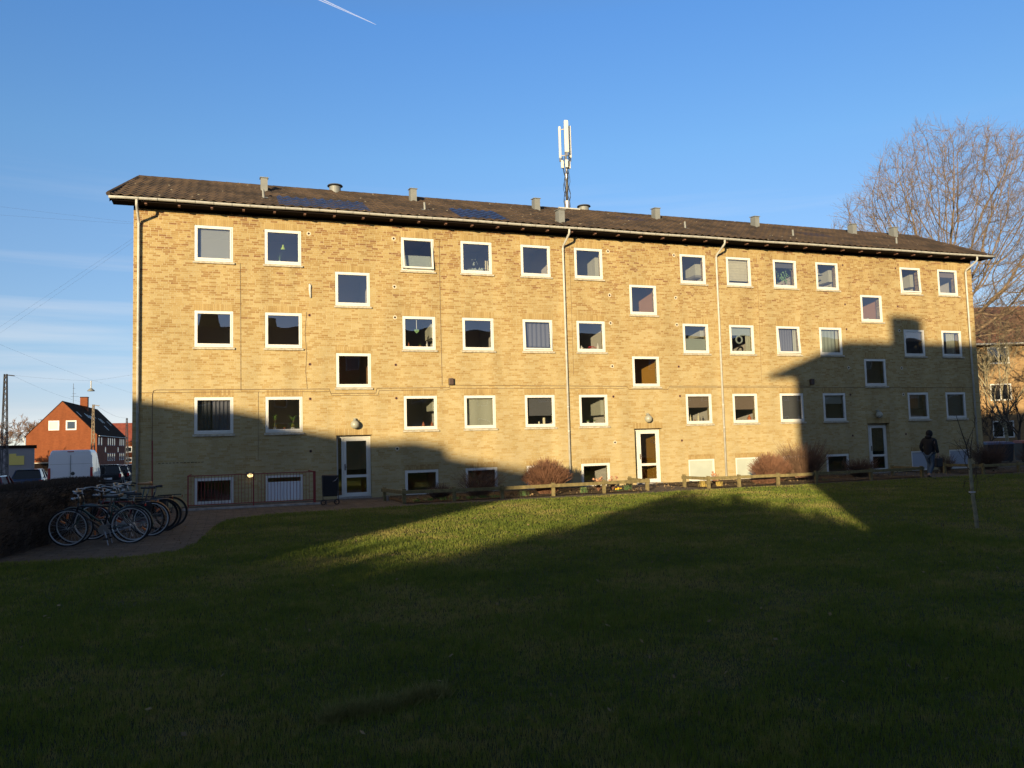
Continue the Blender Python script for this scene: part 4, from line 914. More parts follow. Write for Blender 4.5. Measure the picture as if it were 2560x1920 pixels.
# the big bare tree behind the right end: branches grown towards points spread through the crown
def colonise(org, trunk, c, rad, zmin, n_att, seed, step=.30, infl=2.6, kill=.55, tip=.0085, expo=2.45):
    rg = np.random.default_rng(seed); A = []
    while len(A) < n_att:
        p = rg.uniform(-1,1,3); q = np.linalg.norm(p)
        if q > 1 or rg.random() > .25+.75*q**2: continue
        p = c+p*rad*(1+.06*math.sin(7*math.atan2(p[2],p[0])))
        if p[2] > zmin+.25*abs(p[0]-c[0]): A.append(p)
    A = np.array(A); P = [np.array(t, float) for t in trunk]; par = [-1]+list(range(len(P)-1)); D_ = np.full(len(A), 1e9); Nn = np.zeros(len(A), int); new = list(range(len(P))); alive = np.ones(len(A), bool); kd = {}
    for it in range(260):
        for k in new:
            d = np.linalg.norm(A-P[k], axis=1); u = d < D_; D_[u] = d[u]; Nn[u] = k
        alive &= D_ > kill; act = alive & (D_ < (infl if it > 25 else 9))
        if not act.any(): break
        new = []
        for k in np.unique(Nn[act]):
            v = A[act & (Nn == k)]-P[k]; v /= np.linalg.norm(v, axis=1)[:, None]; d = v.mean(0); back = P[k]-P[par[k]] if par[k] >= 0 else np.array([0,0,1.]); back = back/(np.linalg.norm(back)+1e-9)
            d = d+back*.55+np.array([0,0,.12])+rg.normal(0,.10,3); nrm = np.linalg.norm(d)
            if nrm < .2: continue
            q_ = P[k]+d/nrm*step
            if len(kd.setdefault(k, [])) > 3 or any(np.linalg.norm(q_-c_) < .11 for c_ in kd[k]): continue
            kd[k].append(q_); P.append(q_); par.append(k); new.append(len(P)-1)
        if not new: break
    P = np.array(P); nn = len(P); w_ = np.zeros(nn); kids = [[] for _ in range(nn)]
    for k in range(nn):
        if par[k] >= 0: kids[par[k]].append(k)
    for k in range(nn-1, -1, -1):
        w_[k] = max(w_[k], tip**expo) if not kids[k] else w_[k]
        if par[k] >= 0: w_[par[k]] += w_[k]
    r = w_**(1/expo); th, tw = Twigs(), Twigs(); stack = [(0, None)]
    while stack:                              # follow the thickest child as one continuous limb
        k, frm = stack.pop(); ch = [frm] if frm is not None else []; q = k
        while True:
            ch.append(q)
            if not kids[q]: break
            ks = sorted(kids[q], key=lambda t: -r[t])
            for o_ in ks[1:]: stack.append((o_, q))
            q = ks[0]
        if len(ch) < 2: continue
        Q = P[ch].copy(); Q[1:-1] = (Q[:-2]+Q[1:-1]*2+Q[2:])/4; rr = r[ch].copy()
        if frm is not None: rr[0] = rr[1]
        i0 = 0
        while i0 < len(ch)-1:
            i1 = min(i0+6, len(ch)-1); tgt = th if rr[i0] > .035 else tw; tgt.add((Q[i0:i1+1]-org), rr[i0], rr[i1], 8 if rr[i0] > .1 else (5 if rr[i0] > .03 else 3)); i0 = i1
        for e_ in range(1, len(ch)):          # fine twiglets
            if rr[e_] < .022:
                for _ in range(3):
                    T_ = Q[e_]-Q[e_-1]; T_ /= np.linalg.norm(T_)+1e-9; d = T_+rg.normal(0,.55,3)+np.array([0,0,.25]); d /= np.linalg.norm(d); L_ = rg.uniform(.3,.95); tw.add(np.array([Q[e_]-org, Q[e_]-org+d*L_*.5+rg.normal(0,.03,3), Q[e_]-org+d*L_+np.array([0,0,.05])]), .0065, .0045, 3)
    print('tree nodes', nn); return th, tw
o = thing('bare_tree', 'large leafless sunlit tree spreading above the right end of the roof', 'tree', (45.6,10.8,0))
org = np.array([45.6,10.8,0.]); th, tw = colonise(org, [(45.6,10.8,z+.0) for z in np.arange(0,6.9,.3)], np.array([47.6,10.6,13.3]), np.array([8.7,6.4,7.9]), 7.0, 7500, 5, kill=.42, tip=.0095, expo=2.2)
th.build('trunk', M['bark'], o); tw.build('crown', M['bark'], o)
o2 = thing('bare_tree', 'second leafless tree leaning in from the right edge above the brown-red roof', 'tree', (54.5,7.6,0))
org = np.array([54.5,7.6,0.]); th, tw = colonise(org, [(54.5,7.6,z+.0) for z in np.arange(0,5.7,.3)], np.array([53.2,7.6,9.6]), np.array([5.6,4.2,4.2]), 5.6, 600, 8, tip=.011, expo=2.2)
th.build('trunk', M['bark'], o2); tw.build('crown', M['bark'], o2)

bare_tree('dark bare tree rising before the tan brick building at the right edge', (49.6,9.6,0), 6.6, 21, 4, .09, .8, 'barkd', 'barkd', 'bare trees beside the right gable', .010, (3,5))
bare_tree('low dark shrubby tree beside the right gable behind the bins', (44.6,7.9,0), 4.8, 22, 4, .07, .9, 'barkd', 'barkd', 'bare trees beside the right gable', .012, fork=.08)
bare_tree('yellowish bare young tree with thin branches over the brown-red roof', (53.3,13.4,0), 10.4, 23, 4, .11, .55, 'barkg', 'barkg', 'bare trees beside the right gable', .011)
LT = [((-39,157,-.5),13.0,31,'rounded bare tree left of the orange-red gable house'), ((-32.5,156,-.5),12.6,32,'bare tree touching the left slope of the orange-red gable'), ((-34,118,-.5),9.0,33,'brownish bare tree behind the grey garage'), ((-30,104,-.5),6.2,34,'low bare thicket tree just behind the garage roof'), ((-24,76,-.5),4.6,35,'scrubby bare tree at the left frame edge by the dark mast'),((-47,150,-.5),10,36,'farthest bare tree at the left edge'),((-37,128,-.5),8.4,37,'bare thicket tree between the dark mast and the gable house'),((-29.5,100,-.5),5.4,38,'low bushy bare tree right behind the garage roof edge')]
for loc, h, sd_, lb_ in LT: bare_tree(lb_, loc, h, sd_, 4, .14, .8, 'twigt', 'twigt', 'bare trees far left', .026, (5,7), fork=.10)

def shrub(label, c, rx_, ry_, h, n, mats, seed, ln=.9, spread=.6, name='shrub', r=.0045, dome=True, group='leafless shrubs in the planting beds', lean=(0,0)):
    random.seed(seed); rg = np.random.default_rng(seed); o = thing(name, label, 'shrub', (c[0],c[1],0), group=group); tw = Twigs()
    for k in range(n):
        a_ = rg.random()*6.283; q = math.sqrt(rg.random()); bx, by = q*rx_*.45*math.cos(a_), q*ry_*.45*math.sin(a_)
        ex_, ey = q*rx_*math.cos(a_)+rg.normal(0,.04), q*ry_*math.sin(a_)+rg.normal(0,.04)
        ht = h*(math.sqrt(max(.05, 1-.72*q*q)) if dome else rg.uniform(.45,1))*rg.uniform(.72,1.03)
        t = np.linspace(0,1,5)[:,None]; P = np.array([[bx,by,0.]])*(1-t)+np.array([[ex_+lean[0]*ht,ey+lean[1]*ht,ht]])*t; P[:,:2] *= (.55+.45*t); P[1:] += rg.normal(0,.018,(4,3))
        tw.add(P, r*1.6, r*.7, 3)
        for j in range(3):
            i = rg.integers(1,4); d_ = rg.normal(0,1,3); d_[2] = abs(d_[2])+.5; d_ /= np.linalg.norm(d_); L_ = rg.uniform(.10,.28)*h; q_ = np.array([P[i], P[i]+d_*L_*.5+rg.normal(0,.01,3), P[i]+d_*L_])
            tw.add(q_, r*.9, r*.5, 3)
    tw.build('branches', M[mats], o); return o
shrub('dense rounded red-brown shrub between the fence and the central downpipe', (12.72,-2.7), .86, .75, 1.22, 1500, 'twig', 41, r=.0048)
shrub('loose spreading leafless shrub before the dark basement window left of the rounded one', (10.45,-2.4), 1.0, .6, 1.0, 260, 'twigt', 42, dome=False, r=.004)
shrub('low reddish shrub under the first basement window right of the left door', (9.1,-2.6), .5, .5, .55, 260, 'twigd', 43, r=.004)
shrub('rounded red-brown shrub before the pale boarded basement window', (21.45,-2.8), .85, .7, 1.15, 1100, 'twig', 44, r=.0048)
shrub('tall loose leafless shrub half in the building shadow', (23.45,-2.2), 1.25, .7, 1.62, 620, 'twigt', 45, dome=False, r=.0046)
shrub('low dark leafless shrub before the basement window left of the right door', (26.1,-2.2), .9, .6, .85, 420, 'twigd', 46, dome=False)
shrub('thin leafless shrub by the wall behind the walking person', (30.9,-1.8), .6, .4, .9, 160, 'twigd', 47, dome=False)
shrub('twiggy shrub under the last basement window at the right corner', (33.6,-1.6), 1.2, .6, 1.35, 420, 'twigd', 48, dome=False)
shrub('small dark shrub past the corner beside the bins', (37.3,-1.0), 1.2, .8, 1.0, 380, 'twigd', 49, dome=False)
shrub('reddish tangle of old stems under the fence rail by the rounded shrub', (20.9,-3.3), .75, .35, .36, 500, 'twig', 50, r=.004)

# hedge: a mass of fine twigs over a solid core
def hedge(label, pts, wdt, h0, h1, seed, dens=900, name='hedge', tm='hedge', leafy=False, group=None):
    rg = np.random.default_rng(seed); o = thing(name, label, 'hedge', (pts[0][0], pts[0][1], 0), group=group); tw = Twigs(); P = np.array(pts, float); seg = np.diff(P, axis=0); L_ = np.linalg.norm(seg, axis=1); tot = L_.sum(); cum = np.concatenate([[0], np.cumsum(L_)])
    def at(s_):
        i = min(np.searchsorted(cum, s_, 'right')-1, len(seg)-1); t = (s_-cum[i])/L_[i]; n_ = np.array([-seg[i][1], seg[i][0]])/L_[i]; return P[i]+seg[i]*t, n_
    core = MB(); S = np.linspace(0, tot, int(tot/.35)+2); prof = [(-.40,0),(-.46,.45),(-.42,.8),(-.22,.93),(.22,.93),(.42,.8),(.46,.45),(.40,0)]
    for s_ in S:
        p_, n_ = at(s_); hh = h0+(h1-h0)*s_/tot
        for a_, b_ in prof:
            jx = rg.normal(0,.03); core.v.append((p_[0]-P[0][0]+n_[0]*(a_+jx)*wdt, p_[1]-P[0][1]+n_[1]*(a_+jx)*wdt, b_*hh*rg.uniform(.96,1.0)+gz(p_[0],p_[1])*(1 if b_ < .1 else .3)))
    k = len(prof)
    for i in range(len(S)-1):
        for j in range(k-1): core.f.append((i*k+j, i*k+j+1, (i+1)*k+j+1, (i+1)*k+j))
    core.f.append(tuple(range(k))[::-1]); core.f.append(tuple((len(S)-1)*k+j for j in range(k)))
    core.build('inner_growth', M[tm], o)
    for q in range(int(tot*dens)):
        s_ = rg.random()*tot; p_, n_ = at(s_); hh = h0+(h1-h0)*s_/tot; sd_ = rg.random()
        if sd_ < .4: a_, b_, d_ = rg.uniform(-.42,.42), .9, np.array([0,0,1.])
        else:
            sg = -1 if sd_ < .7 else 1; a_, b_, d_ = sg*.44, rg.uniform(.03,.9), np.array([n_[0]*sg, n_[1]*sg, .6])
        st = np.array([p_[0]-P[0][0]+n_[0]*a_*wdt, p_[1]-P[0][1]+n_[1]*a_*wdt, b_*hh]); d_ = d_+rg.normal(0,.45,3); d_ /= np.linalg.norm(d_); ln = rg.uniform(.05,.13)*(1 if not leafy else 2.2)
        tw.add(np.array([st-d_*.02, st+d_*ln*.5+rg.normal(0,.008,3), st+d_*ln]), .0045*(1 if not leafy else 3.5), .002, 3)
    tw.build('twigs', M[tm], o); return o
hedge('dark clipped leafless hedge along the street behind the bicycles', [(-3.6,-13.0),(-1.25,-12.0),(-.85,-9.8),(-.75,-7),(-.75,-3.2)], .95, 1.30, 1.16, 61, 1500)
# shrubbery behind the photographer (its shadow covers the lawn)
sil = [(13.2,3.3),(14.2,3.25),(15.0,3.15),(16.0,3.0),(17.0,2.9),(17.7,3.05),(18.3,3.3),(19.0,3.65),(19.6,4.1),(20.1,4.45),(20.8,4.2),(21.5,4.05),(22.1,4.05),(22.8,3.75),(23.6,3.5),(24.3,3.15),(25.0,2.85)]
def thicket(label, x, y, wdt, h, seed):
    rg = np.random.default_rng(seed); o = thing('evergreen_shrub', label, 'shrub', (x,y,0), group='evergreen shrubs behind the photographer'); b = MB()
    b.ball((0,0,h*.40), 1, 16, 10, (wdt*.62,.75,h*.52)); b.build('inner_growth', M['evergreen'], o); n = 1500; a_ = rg.random(n)*6.283; ph = np.arccos(rg.uniform(-.8,1,n)); rr_ = rg.uniform(.9,1.1,n)
    px_ = np.sin(ph)*np.cos(a_)*wdt*.66*rr_; py_ = np.sin(ph)*np.sin(a_)*.8*rr_; pz_ = h*.42+np.cos(ph)*h*.54*rr_; V = []
    e1 = rg.normal(0,.09,(n,3)); e2 = rg.normal(0,.09,(n,3)); c_ = np.stack([px_,py_,pz_],1); V = np.stack([c_, c_+e1, c_+e1*.5+e2], 1).reshape(-1,3); npmesh('foliage', V, np.arange(3*n).reshape(-1,3), M['evergreen'], o)
SHL = ['first','second','third','fourth','fifth','sixth','seventh','eighth','ninth, tall','tenth, tallest','eleventh','twelfth','thirteenth','fourteenth','fifteenth','sixteenth','last']
for i, (s_, h_) in enumerate(sil): thicket('%s evergreen shrub of the row behind the photographer, counted from the left' % SHL[i], s_-.724*34.0, -34.0, 1.4 if h_ < 3.4 else 1.0, h_, 100+i)

# sapling on the lawn
random.seed(9); RNG = np.random.default_rng(9)
o = thing('sapling', 'young leafless tree with a pale crooked trunk on the right of the lawn', 'tree', (15.02,-16.88,0)); th, tw = Twigs(), Twigs()
th.add(np.array([(0,0,0),(-.02,0,.3),(-.06,0,.62),(-.05,.01,.9),(-.07,0,1.22)]), .036, .028, 8)
tw.add(np.array([(-.065,0,1.15),(-.12,0,1.45),(-.22,0,1.72),(-.31,0,1.98)]), .014, .004, 5)
for p_, d_, L_ in (((-.06,0,1.1),(.35,.1,.7),.55),((-.06,0,1.15),(.1,-.3,.9),.6),((-.06,0,1.0),(-.7,.1,.5),.45),((-.08,0,1.25),(-.55,0,.6),.45),((-.05,0,.75),(.5,0,.7),.5),((-.03,0,.25),(.25,.1,1),.75),((-.12,0,1.42),(.3,0,.8),.4),((-.05,0,.9),(.6,.2,.5),.35),((-.04,0,.55),(-.6,0,.5),.3)):
    grow(tw, tw, p_, d_, L_, .007, 2, 4, .13, .05, (2,4), .6, .6, .0022)
th.build('trunk', M['barkg'], o); tw.build('crown', M['barkd'], o); MB().torus((-.06,0,.64), .042, .012, 14, 6, 'z').build('tie', M['paper'], o)
hb = thing('dark_shrub', 'dark evergreen shrub cut by the right edge of the lawn', 'shrub', (22.9,-14.2,0)); rg = np.random.default_rng(77)
b = MB().ball((0,0,.40), 1, 16, 10, (1.35,1.0,.55)); b.build('inner_growth', M['evergreen'], hb); n = 9000; a_ = rg.random(n)*6.283; ph = np.arccos(rg.uniform(-.7,1,n)); rr_ = rg.uniform(.92,1.12,n); c_ = np.stack([np.sin(ph)*np.cos(a_)*1.4*rr_, np.sin(ph)*np.sin(a_)*1.05*rr_, .42+np.cos(ph)*.58*rr_],1); e1 = rg.normal(0,.03,(n,3)); e2 = rg.normal(0,.03,(n,3))
npmesh('foliage', np.stack([c_,c_+e1,c_+e2],1).reshape(-1,3), np.arange(3*n).reshape(-1,3), M['evergreen'], hb)
# tuft ridge in the foreground lawn
tu = thing('grass_clump', 'long ragged ridge of taller tufted grass in the foreground lawn', 'grass clump', (3.80,-22.1,0)); rg = np.random.default_rng(5); n = 5200
t_ = rg.random(n); bx = -.42+.84*t_+rg.normal(0,.02,n); by = -.13+.24*t_+.03*np.sin(t_*9)+rg.normal(0,.05,n); RNG = rg
M['tuft'] = mat('dry_tuft_grass', (.24,.22,.065), .9, noise=.35, nscale=30); V, F = blades(bx, by, rg.uniform(.06,.14,n)*(.6+.55*np.sin(t_*17)**2), np.full(n,.0034), 0, .9); npmesh('blades', V, F, M['tuft'], tu)

# ============================================================ FENCES, RAILING, SMALL THINGS
FG = 'low timber fences round the planting beds'
def low_fence(label, runs, posts):
    o = thing('garden_fence', label, 'fence', (runs[0][0][0], runs[0][0][1], 0), group=FG, absolute=True)
    for (x, y) in posts:
        hh = .43+random.uniform(-.015,.015); MB().add([(x-.05,y-.045,0),(x+.05,y-.045,0),(x+.05,y+.045,0),(x-.05,y+.045,0),(x-.048,y-.045,hh),(x+.052,y-.045,hh-.006),(x+.05,y+.045,hh),(x-.05,y+.045,hh+.008)], [(0,3,2,1),(4,5,6,7),(0,1,5,4),(1,2,6,5),(2,3,7,6),(3,0,4,7)]).build('post', M['fence'], o, bevel=.006)
    for (a, b_) in runs:
        a, b_ = Vector(a), Vector(b_); d = (b_-a).normalized(); nrm = Vector((-d.y, d.x, 0))*.022; u = Vector((0,0,.052)); a = a-d*.07; b_ = b_+d*.07; off = Vector((d.y, -d.x, 0))*.0
        vs = []
        for p in (a, b_):
            for sx, sz in ((-1,-1),(1,-1),(1,1),(-1,1)): vs.append(tuple(p+nrm*sx+u*sz+off))
        MB().add(vs, [(0,1,2,3),(7,6,5,4),(0,4,5,1),(1,5,6,2),(2,6,7,3),(3,7,4,0)]).build('rail', M['fence'], o, bevel=.006)
zr = .34
fz = lambda pts, z=zr: [((pts[i][0], pts[i][1]-.055, z+random.uniform(-.01,.01)), (pts[i+1][0], pts[i+1][1]-.055, z+random.uniform(-.01,.01))) for i in range(len(pts)-1)]
p1 = [(7.74,-3.70),(9.25,-3.80),(10.76,-3.86),(12.50,-3.76),(14.32,-3.66),(15.94,-3.60)]
low_fence('low timber rail fence from the left door to the middle door', fz([p1[0], p1[2]])+fz([p1[2], p1[4]])+fz([p1[4], p1[5]])+[((7.70,-3.66,zr),(7.42,-1.9,zr)), ((15.96,-3.6,zr),(16.02,-2.15,zr))], p1+[(7.48,-1.95),(16.06,-2.15)])
p2 = [(18.02,-4.04),(19.25,-4.0),(20.79,-4.08),(22.36,-4.14),(24.9,-4.02),(27.3,-4.02)]
low_fence('low timber rail fence from the middle door to the right door, half in shadow', fz([p2[0], p2[2]])+fz([p2[2], p2[4]])+fz([p2[4], p2[5]])+[((18.0,-4.0,zr),(17.95,-2.55,zr)), ((27.35,-4.0,zr),(27.6,-2.3,zr))], p2+[(17.97,-2.6),(27.6,-2.3)])
p3 = [(30.4,-4.0),(32.2,-4.05),(34.2,-4.1),(35.9,-4.1)]
low_fence('low timber rail fence right of the right door, fully shaded', fz([p3[0], p3[2]])+fz([p3[2], p3[3]])+[((30.4,-4.0,zr),(30.2,-2.4,zr)), ((35.95,-4.1,zr),(36.1,-2.6,zr))], p3+[(30.2,-2.4),(36.1,-2.6)])

o = thing('railing', 'red metal railing round the basement light well', 'railing', (1.69,-1.9,0), absolute=True)
ry = -1.9
for x in (1.70, 3.53): MB().box(x-.018,ry-.018,0,x+.018,ry+.018,.99).build('post', M['redpaint'], o)
MB().box(5.28,ry-.02,0.0,5.36,ry+.02,1.02).build('post', M['redpaint'], o)
MB().box(1.68,ry-.02,.99,5.36,ry+.02,1.015).build('top_rail', M['redpaint'], o); MB().box(1.70,ry-.012,.135,5.28,ry+.012,.16).build('bottom_rail', M['redpaint'], o)
x = 1.78
while x < 5.25:
    if abs(x-3.53) > .04: MB().tube([(x,ry,.16),(x,ry,.99)], .0065, 6).build('baluster', M['redpaint'], o)
    x += .094
MB().box(1.68,-1.95,.99,1.72,-.03,1.012).build('return_rail', M['redpaint'], o); MB().box(5.30,-1.88,.99,5.34,-.03,1.012).build('return_rail', M['redpaint'], o)
k_ = MB().box(1.55,-2.02,.004,5.5,-1.83,.06); kind(k_.build('kerb', M['concrete']), 'structure')

# shopping trolley
o = thing('shopping_trolley', 'black fabric wheeled shopping trolley parked left of the left door', 'shopping trolley', (5.72,-2.5,0), absolute=True)
MB().add([(5.50,-2.62,.26),(5.94,-2.62,.26),(5.94,-2.38,.26),(5.50,-2.38,.26),(5.47,-2.66,.90),(5.97,-2.66,.88),(5.96,-2.34,.90),(5.49,-2.34,.91)], [(0,3,2,1),(4,5,6,7),(0,1,5,4),(1,2,6,5),(2,3,7,6),(3,0,4,7)]).build('bag', M['blackcloth'], o, bevel=.03)
for x in (5.52, 5.92): w_ = MB().torus((x,-2.52,.085), .07, .018, 18, 6, 'y').build('wheel', M['black'], o); 
for v in w_.data.vertices: pass
fr = MB(); fr.tube([(5.49,-2.68,.10),(5.49,-2.68,.86)], .012, 6).tube([(5.95,-2.68,.10),(5.95,-2.70,.82),(5.93,-2.80,.90)], .012, 6).tube([(5.49,-2.68,.16),(5.95,-2.68,.16)], .012, 6).tube([(5.52,-2.52,.085),(5.92,-2.52,.085)], .010, 6).tube([(5.60,-2.68,.16),(5.58,-2.75,.02)], .01, 6)
fr.build('frame', M['binbody'], o); MB().tube([(5.95,-2.685,.84),(5.86,-2.71,.74),(5.78,-2.69,.70)], .008, 6).build('handle', M['chrome'], o, smooth=True)
tag(MB().lathe([(0,0),(.055,0),(.065,.17),(.06,.17),(.05,.03),(0,.03)], (7.56,-2.05,0.005), 18).build('bucket', M['chrome'], None, org=(7.56,-2.05,0)), 'small galvanised bucket by the fence corner right of the left door', 'bucket')

# flower clumps in the beds
def clump(nm, label, cat, x, y, n, ln, leafm, spread=.5, up=1.25, droop=.12, wdt=.009, flower=None, grp='spring plants in the beds'):
    o = thing(nm, label, cat, (x, y, .03), group=grp, absolute=True); b = MB()
    for q in range(n):
        xx, yy = x+random.gauss(0,.07), y+random.gauss(0,.05); leaves(b, xx, yy, .03, 1, ln, spread, wdt, up, droop)
    b.build('leaves', M[leafm], o)
    if flower:
        s = MB()
        for q in range(14): s.ball((x+random.gauss(0,.08), y+random.gauss(0,.05), .03+ln*random.uniform(.5,.95)), .022, 6, 4)
        s.build('flowers', M[flower], o)
random.seed(3)
clump('daffodil_clump', 'green daffodil leaves just left of the rounded red-brown shrub', 'plant', 11.67,-3.3, 60, .19, 'daff')
clump('daffodil_clump', 'upright green daffodil clump right of the rounded red-brown shrub', 'plant', 13.75,-3.3, 70, .27, 'daff')
clump('daffodil_clump', 'green daffodil clump near the fence end by the middle door', 'plant', 15.50,-3.0, 70, .25, 'daff')
clump('primrose', 'small yellow primroses behind the fence near the middle door', 'plant', 15.02,-3.25, 30, .10, 'daff', spread=1, flower='yflower')
clump('daffodil_clump', 'pale green stalks just right of the middle door fence corner', 'plant', 18.25,-3.4, 70, .30, 'dry', spread=.3)
clump('daffodil_clump', 'yellowish green leaves between the second and third post right of the middle door', 'plant', 18.85,-3.4, 70, .22, 'dry', spread=.6)
clump('daffodil_clump', 'tiny green clump where the building shadow crosses the right bed', 'plant', 23.3,-3.5, 30, .12, 'daff')
for i in range(7): clump('ivy_clump', 'low dark ivy clump, number %s along the shaded left bed' % ['one','two','three','four','five','six','seven'][i], 'plant', 8.2+i*.42,-3.4+.15*(i % 2), 40, .13, 'leaf', spread=1.3, up=.9, wdt=.02)
for x, y, lb_ in ((14.53,-2.8,'dry brown hydrangea left of the post before the lit basement window'),(15.07,-2.75,'dry brown hydrangea with pinkish heads right of the post before the lit basement window'),(19.35,-2.4,'dry hydrangea with large brown heads before the pale boarded window')):
    o = thing('hydrangea', lb_, 'shrub', (x,y,.03), group='dry hydrangeas', absolute=True); s = MB(); hd = MB()
    for q in range(60):
        a_ = random.random()*6.28; rr = random.uniform(.05,.22); hh = random.uniform(.15,.48); s.tube([(x,y,.03),(x+rr*.6*math.cos(a_),y+rr*.4*math.sin(a_),hh*.6),(x+rr*math.cos(a_),y+rr*.6*math.sin(a_),hh)], .004, 3)
        if q % 4 == 0:
            hd = MB(); hd.ball((x+rr*math.cos(a_),y+rr*.6*math.sin(a_),hh), 1, 9, 6, (.045,.04,.03)); hd.v = [(p_+random.gauss(0,.007), q_+random.gauss(0,.007), r_+random.gauss(0,.007)) for p_, q_, r_ in hd.v]; hd.build('flower_head', M['dryflower'], o)
    s.build('stems', M['twig'], o)

# ============================================================ BICYCLES
def spokes_mesh(c, R_):
    s = MB(); s.torus(c, R_-.026, .011, 32, 6)
    for k in range(24):
        a_ = 2*math.pi*k/24; s.tube([(c[0]+.02*math.cos(a_+1.3),c[1]+(.025 if k % 2 else -.025),c[2]+.02*math.sin(a_+1.3)),(c[0]+(R_-.03)*math.cos(a_),c[1],c[2]+(R_-.03)*math.sin(a_))], .0011, 3, False)
    s.tube([(c[0],c[1]-.04,c[2]),(c[0],c[1]+.04,c[2])], .018, 10); return s
def bicycle(label, loc, rz, lean, fm, rimm='wheelrim', rack=False, basket=False, cover=False, sad='leather', step=False, high=0, lamp=True, steer=0, guard=True, pannier=None):
    o = thing('bicycle', label, 'bicycle', loc, rz, group='bicycles parked against the hedge'); o.rotation_euler = (R(lean), 0, rz)
    R_ = .345; wb = 1.08; fx, rx_ = 0., wb
    for x in (fx, rx_):
        w_ = spokes_mesh((x,0,R_), R_).build('wheel', M[rimm], o); MB().torus((x,0,R_), R_-.004, .0165, 36, 6).build('tyre', M['black'], w_, smooth=True)
        rf = MB().box(x+.02,-.012,R_-.26,x+.05,.012,R_-.17); a_ = random.uniform(0,6.28)
        c_, s_ = math.cos(a_), math.sin(a_); rf.v = [(x+(px_-x)*c_-(pz_-R_)*s_, py_, R_+(px_-x)*s_+(pz_-R_)*c_) for px_,py_,pz_ in rf.v]; rf.build('reflector', M['orange'], w_)
    bb = (.62,0,.29); st = (.74,0,.78+high); hd = (.20,0,.80); hl = (.16,0,.66)
    f = MB(); f.tube([bb, hl], .018, 10); f.tube([bb, st], .016, 10); f.tube([hd, hl], .020, 10)
    f.tube([(.22,0,.74) if not step else (.30,0,.52), (.725,0,.72) if not step else (.68,0,.55)], .016, 10)
    for s_ in (-1, 1): f.tube([bb, (rx_, s_*.055, R_)], .009, 8); f.tube([(st[0],s_*.01,.72),(rx_, s_*.055, R_)], .008, 8)
    f.build('frame', M[fm], o, smooth=True)
    k_ = MB()
    for s_ in (-1, 1): k_.tube([(.155,s_*.02,.64),(.13,s_*.05,.60),(.06,s_*.05,.42),(fx,s_*.05,R_)], .011, 8)
    k_.build('fork', M[fm], o, smooth=True)
    h = MB(); h.tube([hd,(.185,0,.92),(.17,0,1.02)], .013, 8); cs, sn = math.cos(steer), math.sin(steer)
    for s_ in (-1, 1): h.tube([(.16,0,1.02),(.13-sn*.1*s_,s_*.16*cs,1.05),(.19-sn*.2*s_,s_*.28,1.04),(.32-sn*.25*s_,s_*.29,1.01)], .012, 8)
    hb_ = h.build('handlebar', M['chrome'], o, smooth=True)
    MB().tube([(.24,-.285,1.03),(.34,-.29,1.005)], .017, 8).build('grip', M['black'], hb_); MB().tube([(.24,.285,1.03),(.34,.29,1.005)], .017, 8).build('grip', M['black'], hb_)
    if lamp: MB().lathe([(0,-.05),(.03,-.03),(.038,.03),(.0,.035)], (.10,0,.88), 12, 'x').build('lamp', M['chrome'], o, smooth=True)
    s = MB(); sx, sz = st[0]+.03, st[2]+.12
    ring = [(-.16,.022),(-.08,.035),(.02,.065),(.10,.10),(.13,.085)]
    for i, (dx, wv) in enumerate(ring):
        s.v += [(sx+dx,-wv,sz-.01),(sx+dx,wv,sz-.01),(sx+dx,wv*.8,sz+.03+.01*(i > 2)),(sx+dx,-wv*.8,sz+.03+.01*(i > 2))]
    for i in range(4):
        for j in range(4): s.f.append((4*i+j,4*i+(j+1) % 4,4*i+4+(j+1) % 4,4*i+4+j))
    s.f += [(3,2,1,0),(16,17,18,19)]; s.build('saddle', M[sad], o, smooth=True)
    MB().tube([(st[0],0,st[2]-.03),(sx,0,sz-.005)], .0135, 8).build('seat_post', M['chrome'], o)
    c = MB(); c.lathe([(0,-.052),(.09,-.052),(.09,-.046),(0,-.046)], bb, 24, 'y'); c.tube([(bb[0],-.06,bb[2]),(bb[0]+.06,-.075,bb[2]-.155)], .010, 8); c.tube([(bb[0],.06,bb[2]),(bb[0]-.06,.075,bb[2]+.155)], .010, 8)
    c.tube([(bb[0],-.052,bb[2]+.088),(rx_,-.052,R_+.04)], .006, 6).tube([(bb[0],-.052,bb[2]-.088),(rx_,-.052,R_-.04)], .006, 6)
    c_ = c.build('crank', M['chrome'], o); MB().box(bb[0]+.02,-.18,bb[2]-.17,bb[0]+.11,-.08,bb[2]-.145).build('pedal', M['black'], c_); MB().box(bb[0]-.10,.08,bb[2]+.145,bb[0]-.01,.18,bb[2]+.17).build('pedal', M['black'], c_)
    if guard:
        for x, a0, a1 in ((fx, .25, 2.5), (rx_, -.2, 2.6)):
            g_ = MB(); n = 14
            for i in range(n+1):
                a_ = a0+(a1-a0)*i/n; g_.v += [(x+(R_+.022)*math.cos(a_),-.026,R_+(R_+.022)*math.sin(a_)),(x+(R_+.030)*math.cos(a_),0,R_+(R_+.030)*math.sin(a_)),(x+(R_+.022)*math.cos(a_),.026,R_+(R_+.022)*math.sin(a_))]
            for i in range(n): g_.f += [(3*i,3*i+3,3*i+4,3*i+1),(3*i+1,3*i+4,3*i+5,3*i+2)]
            g_.build('mudguard', M[fm], o)
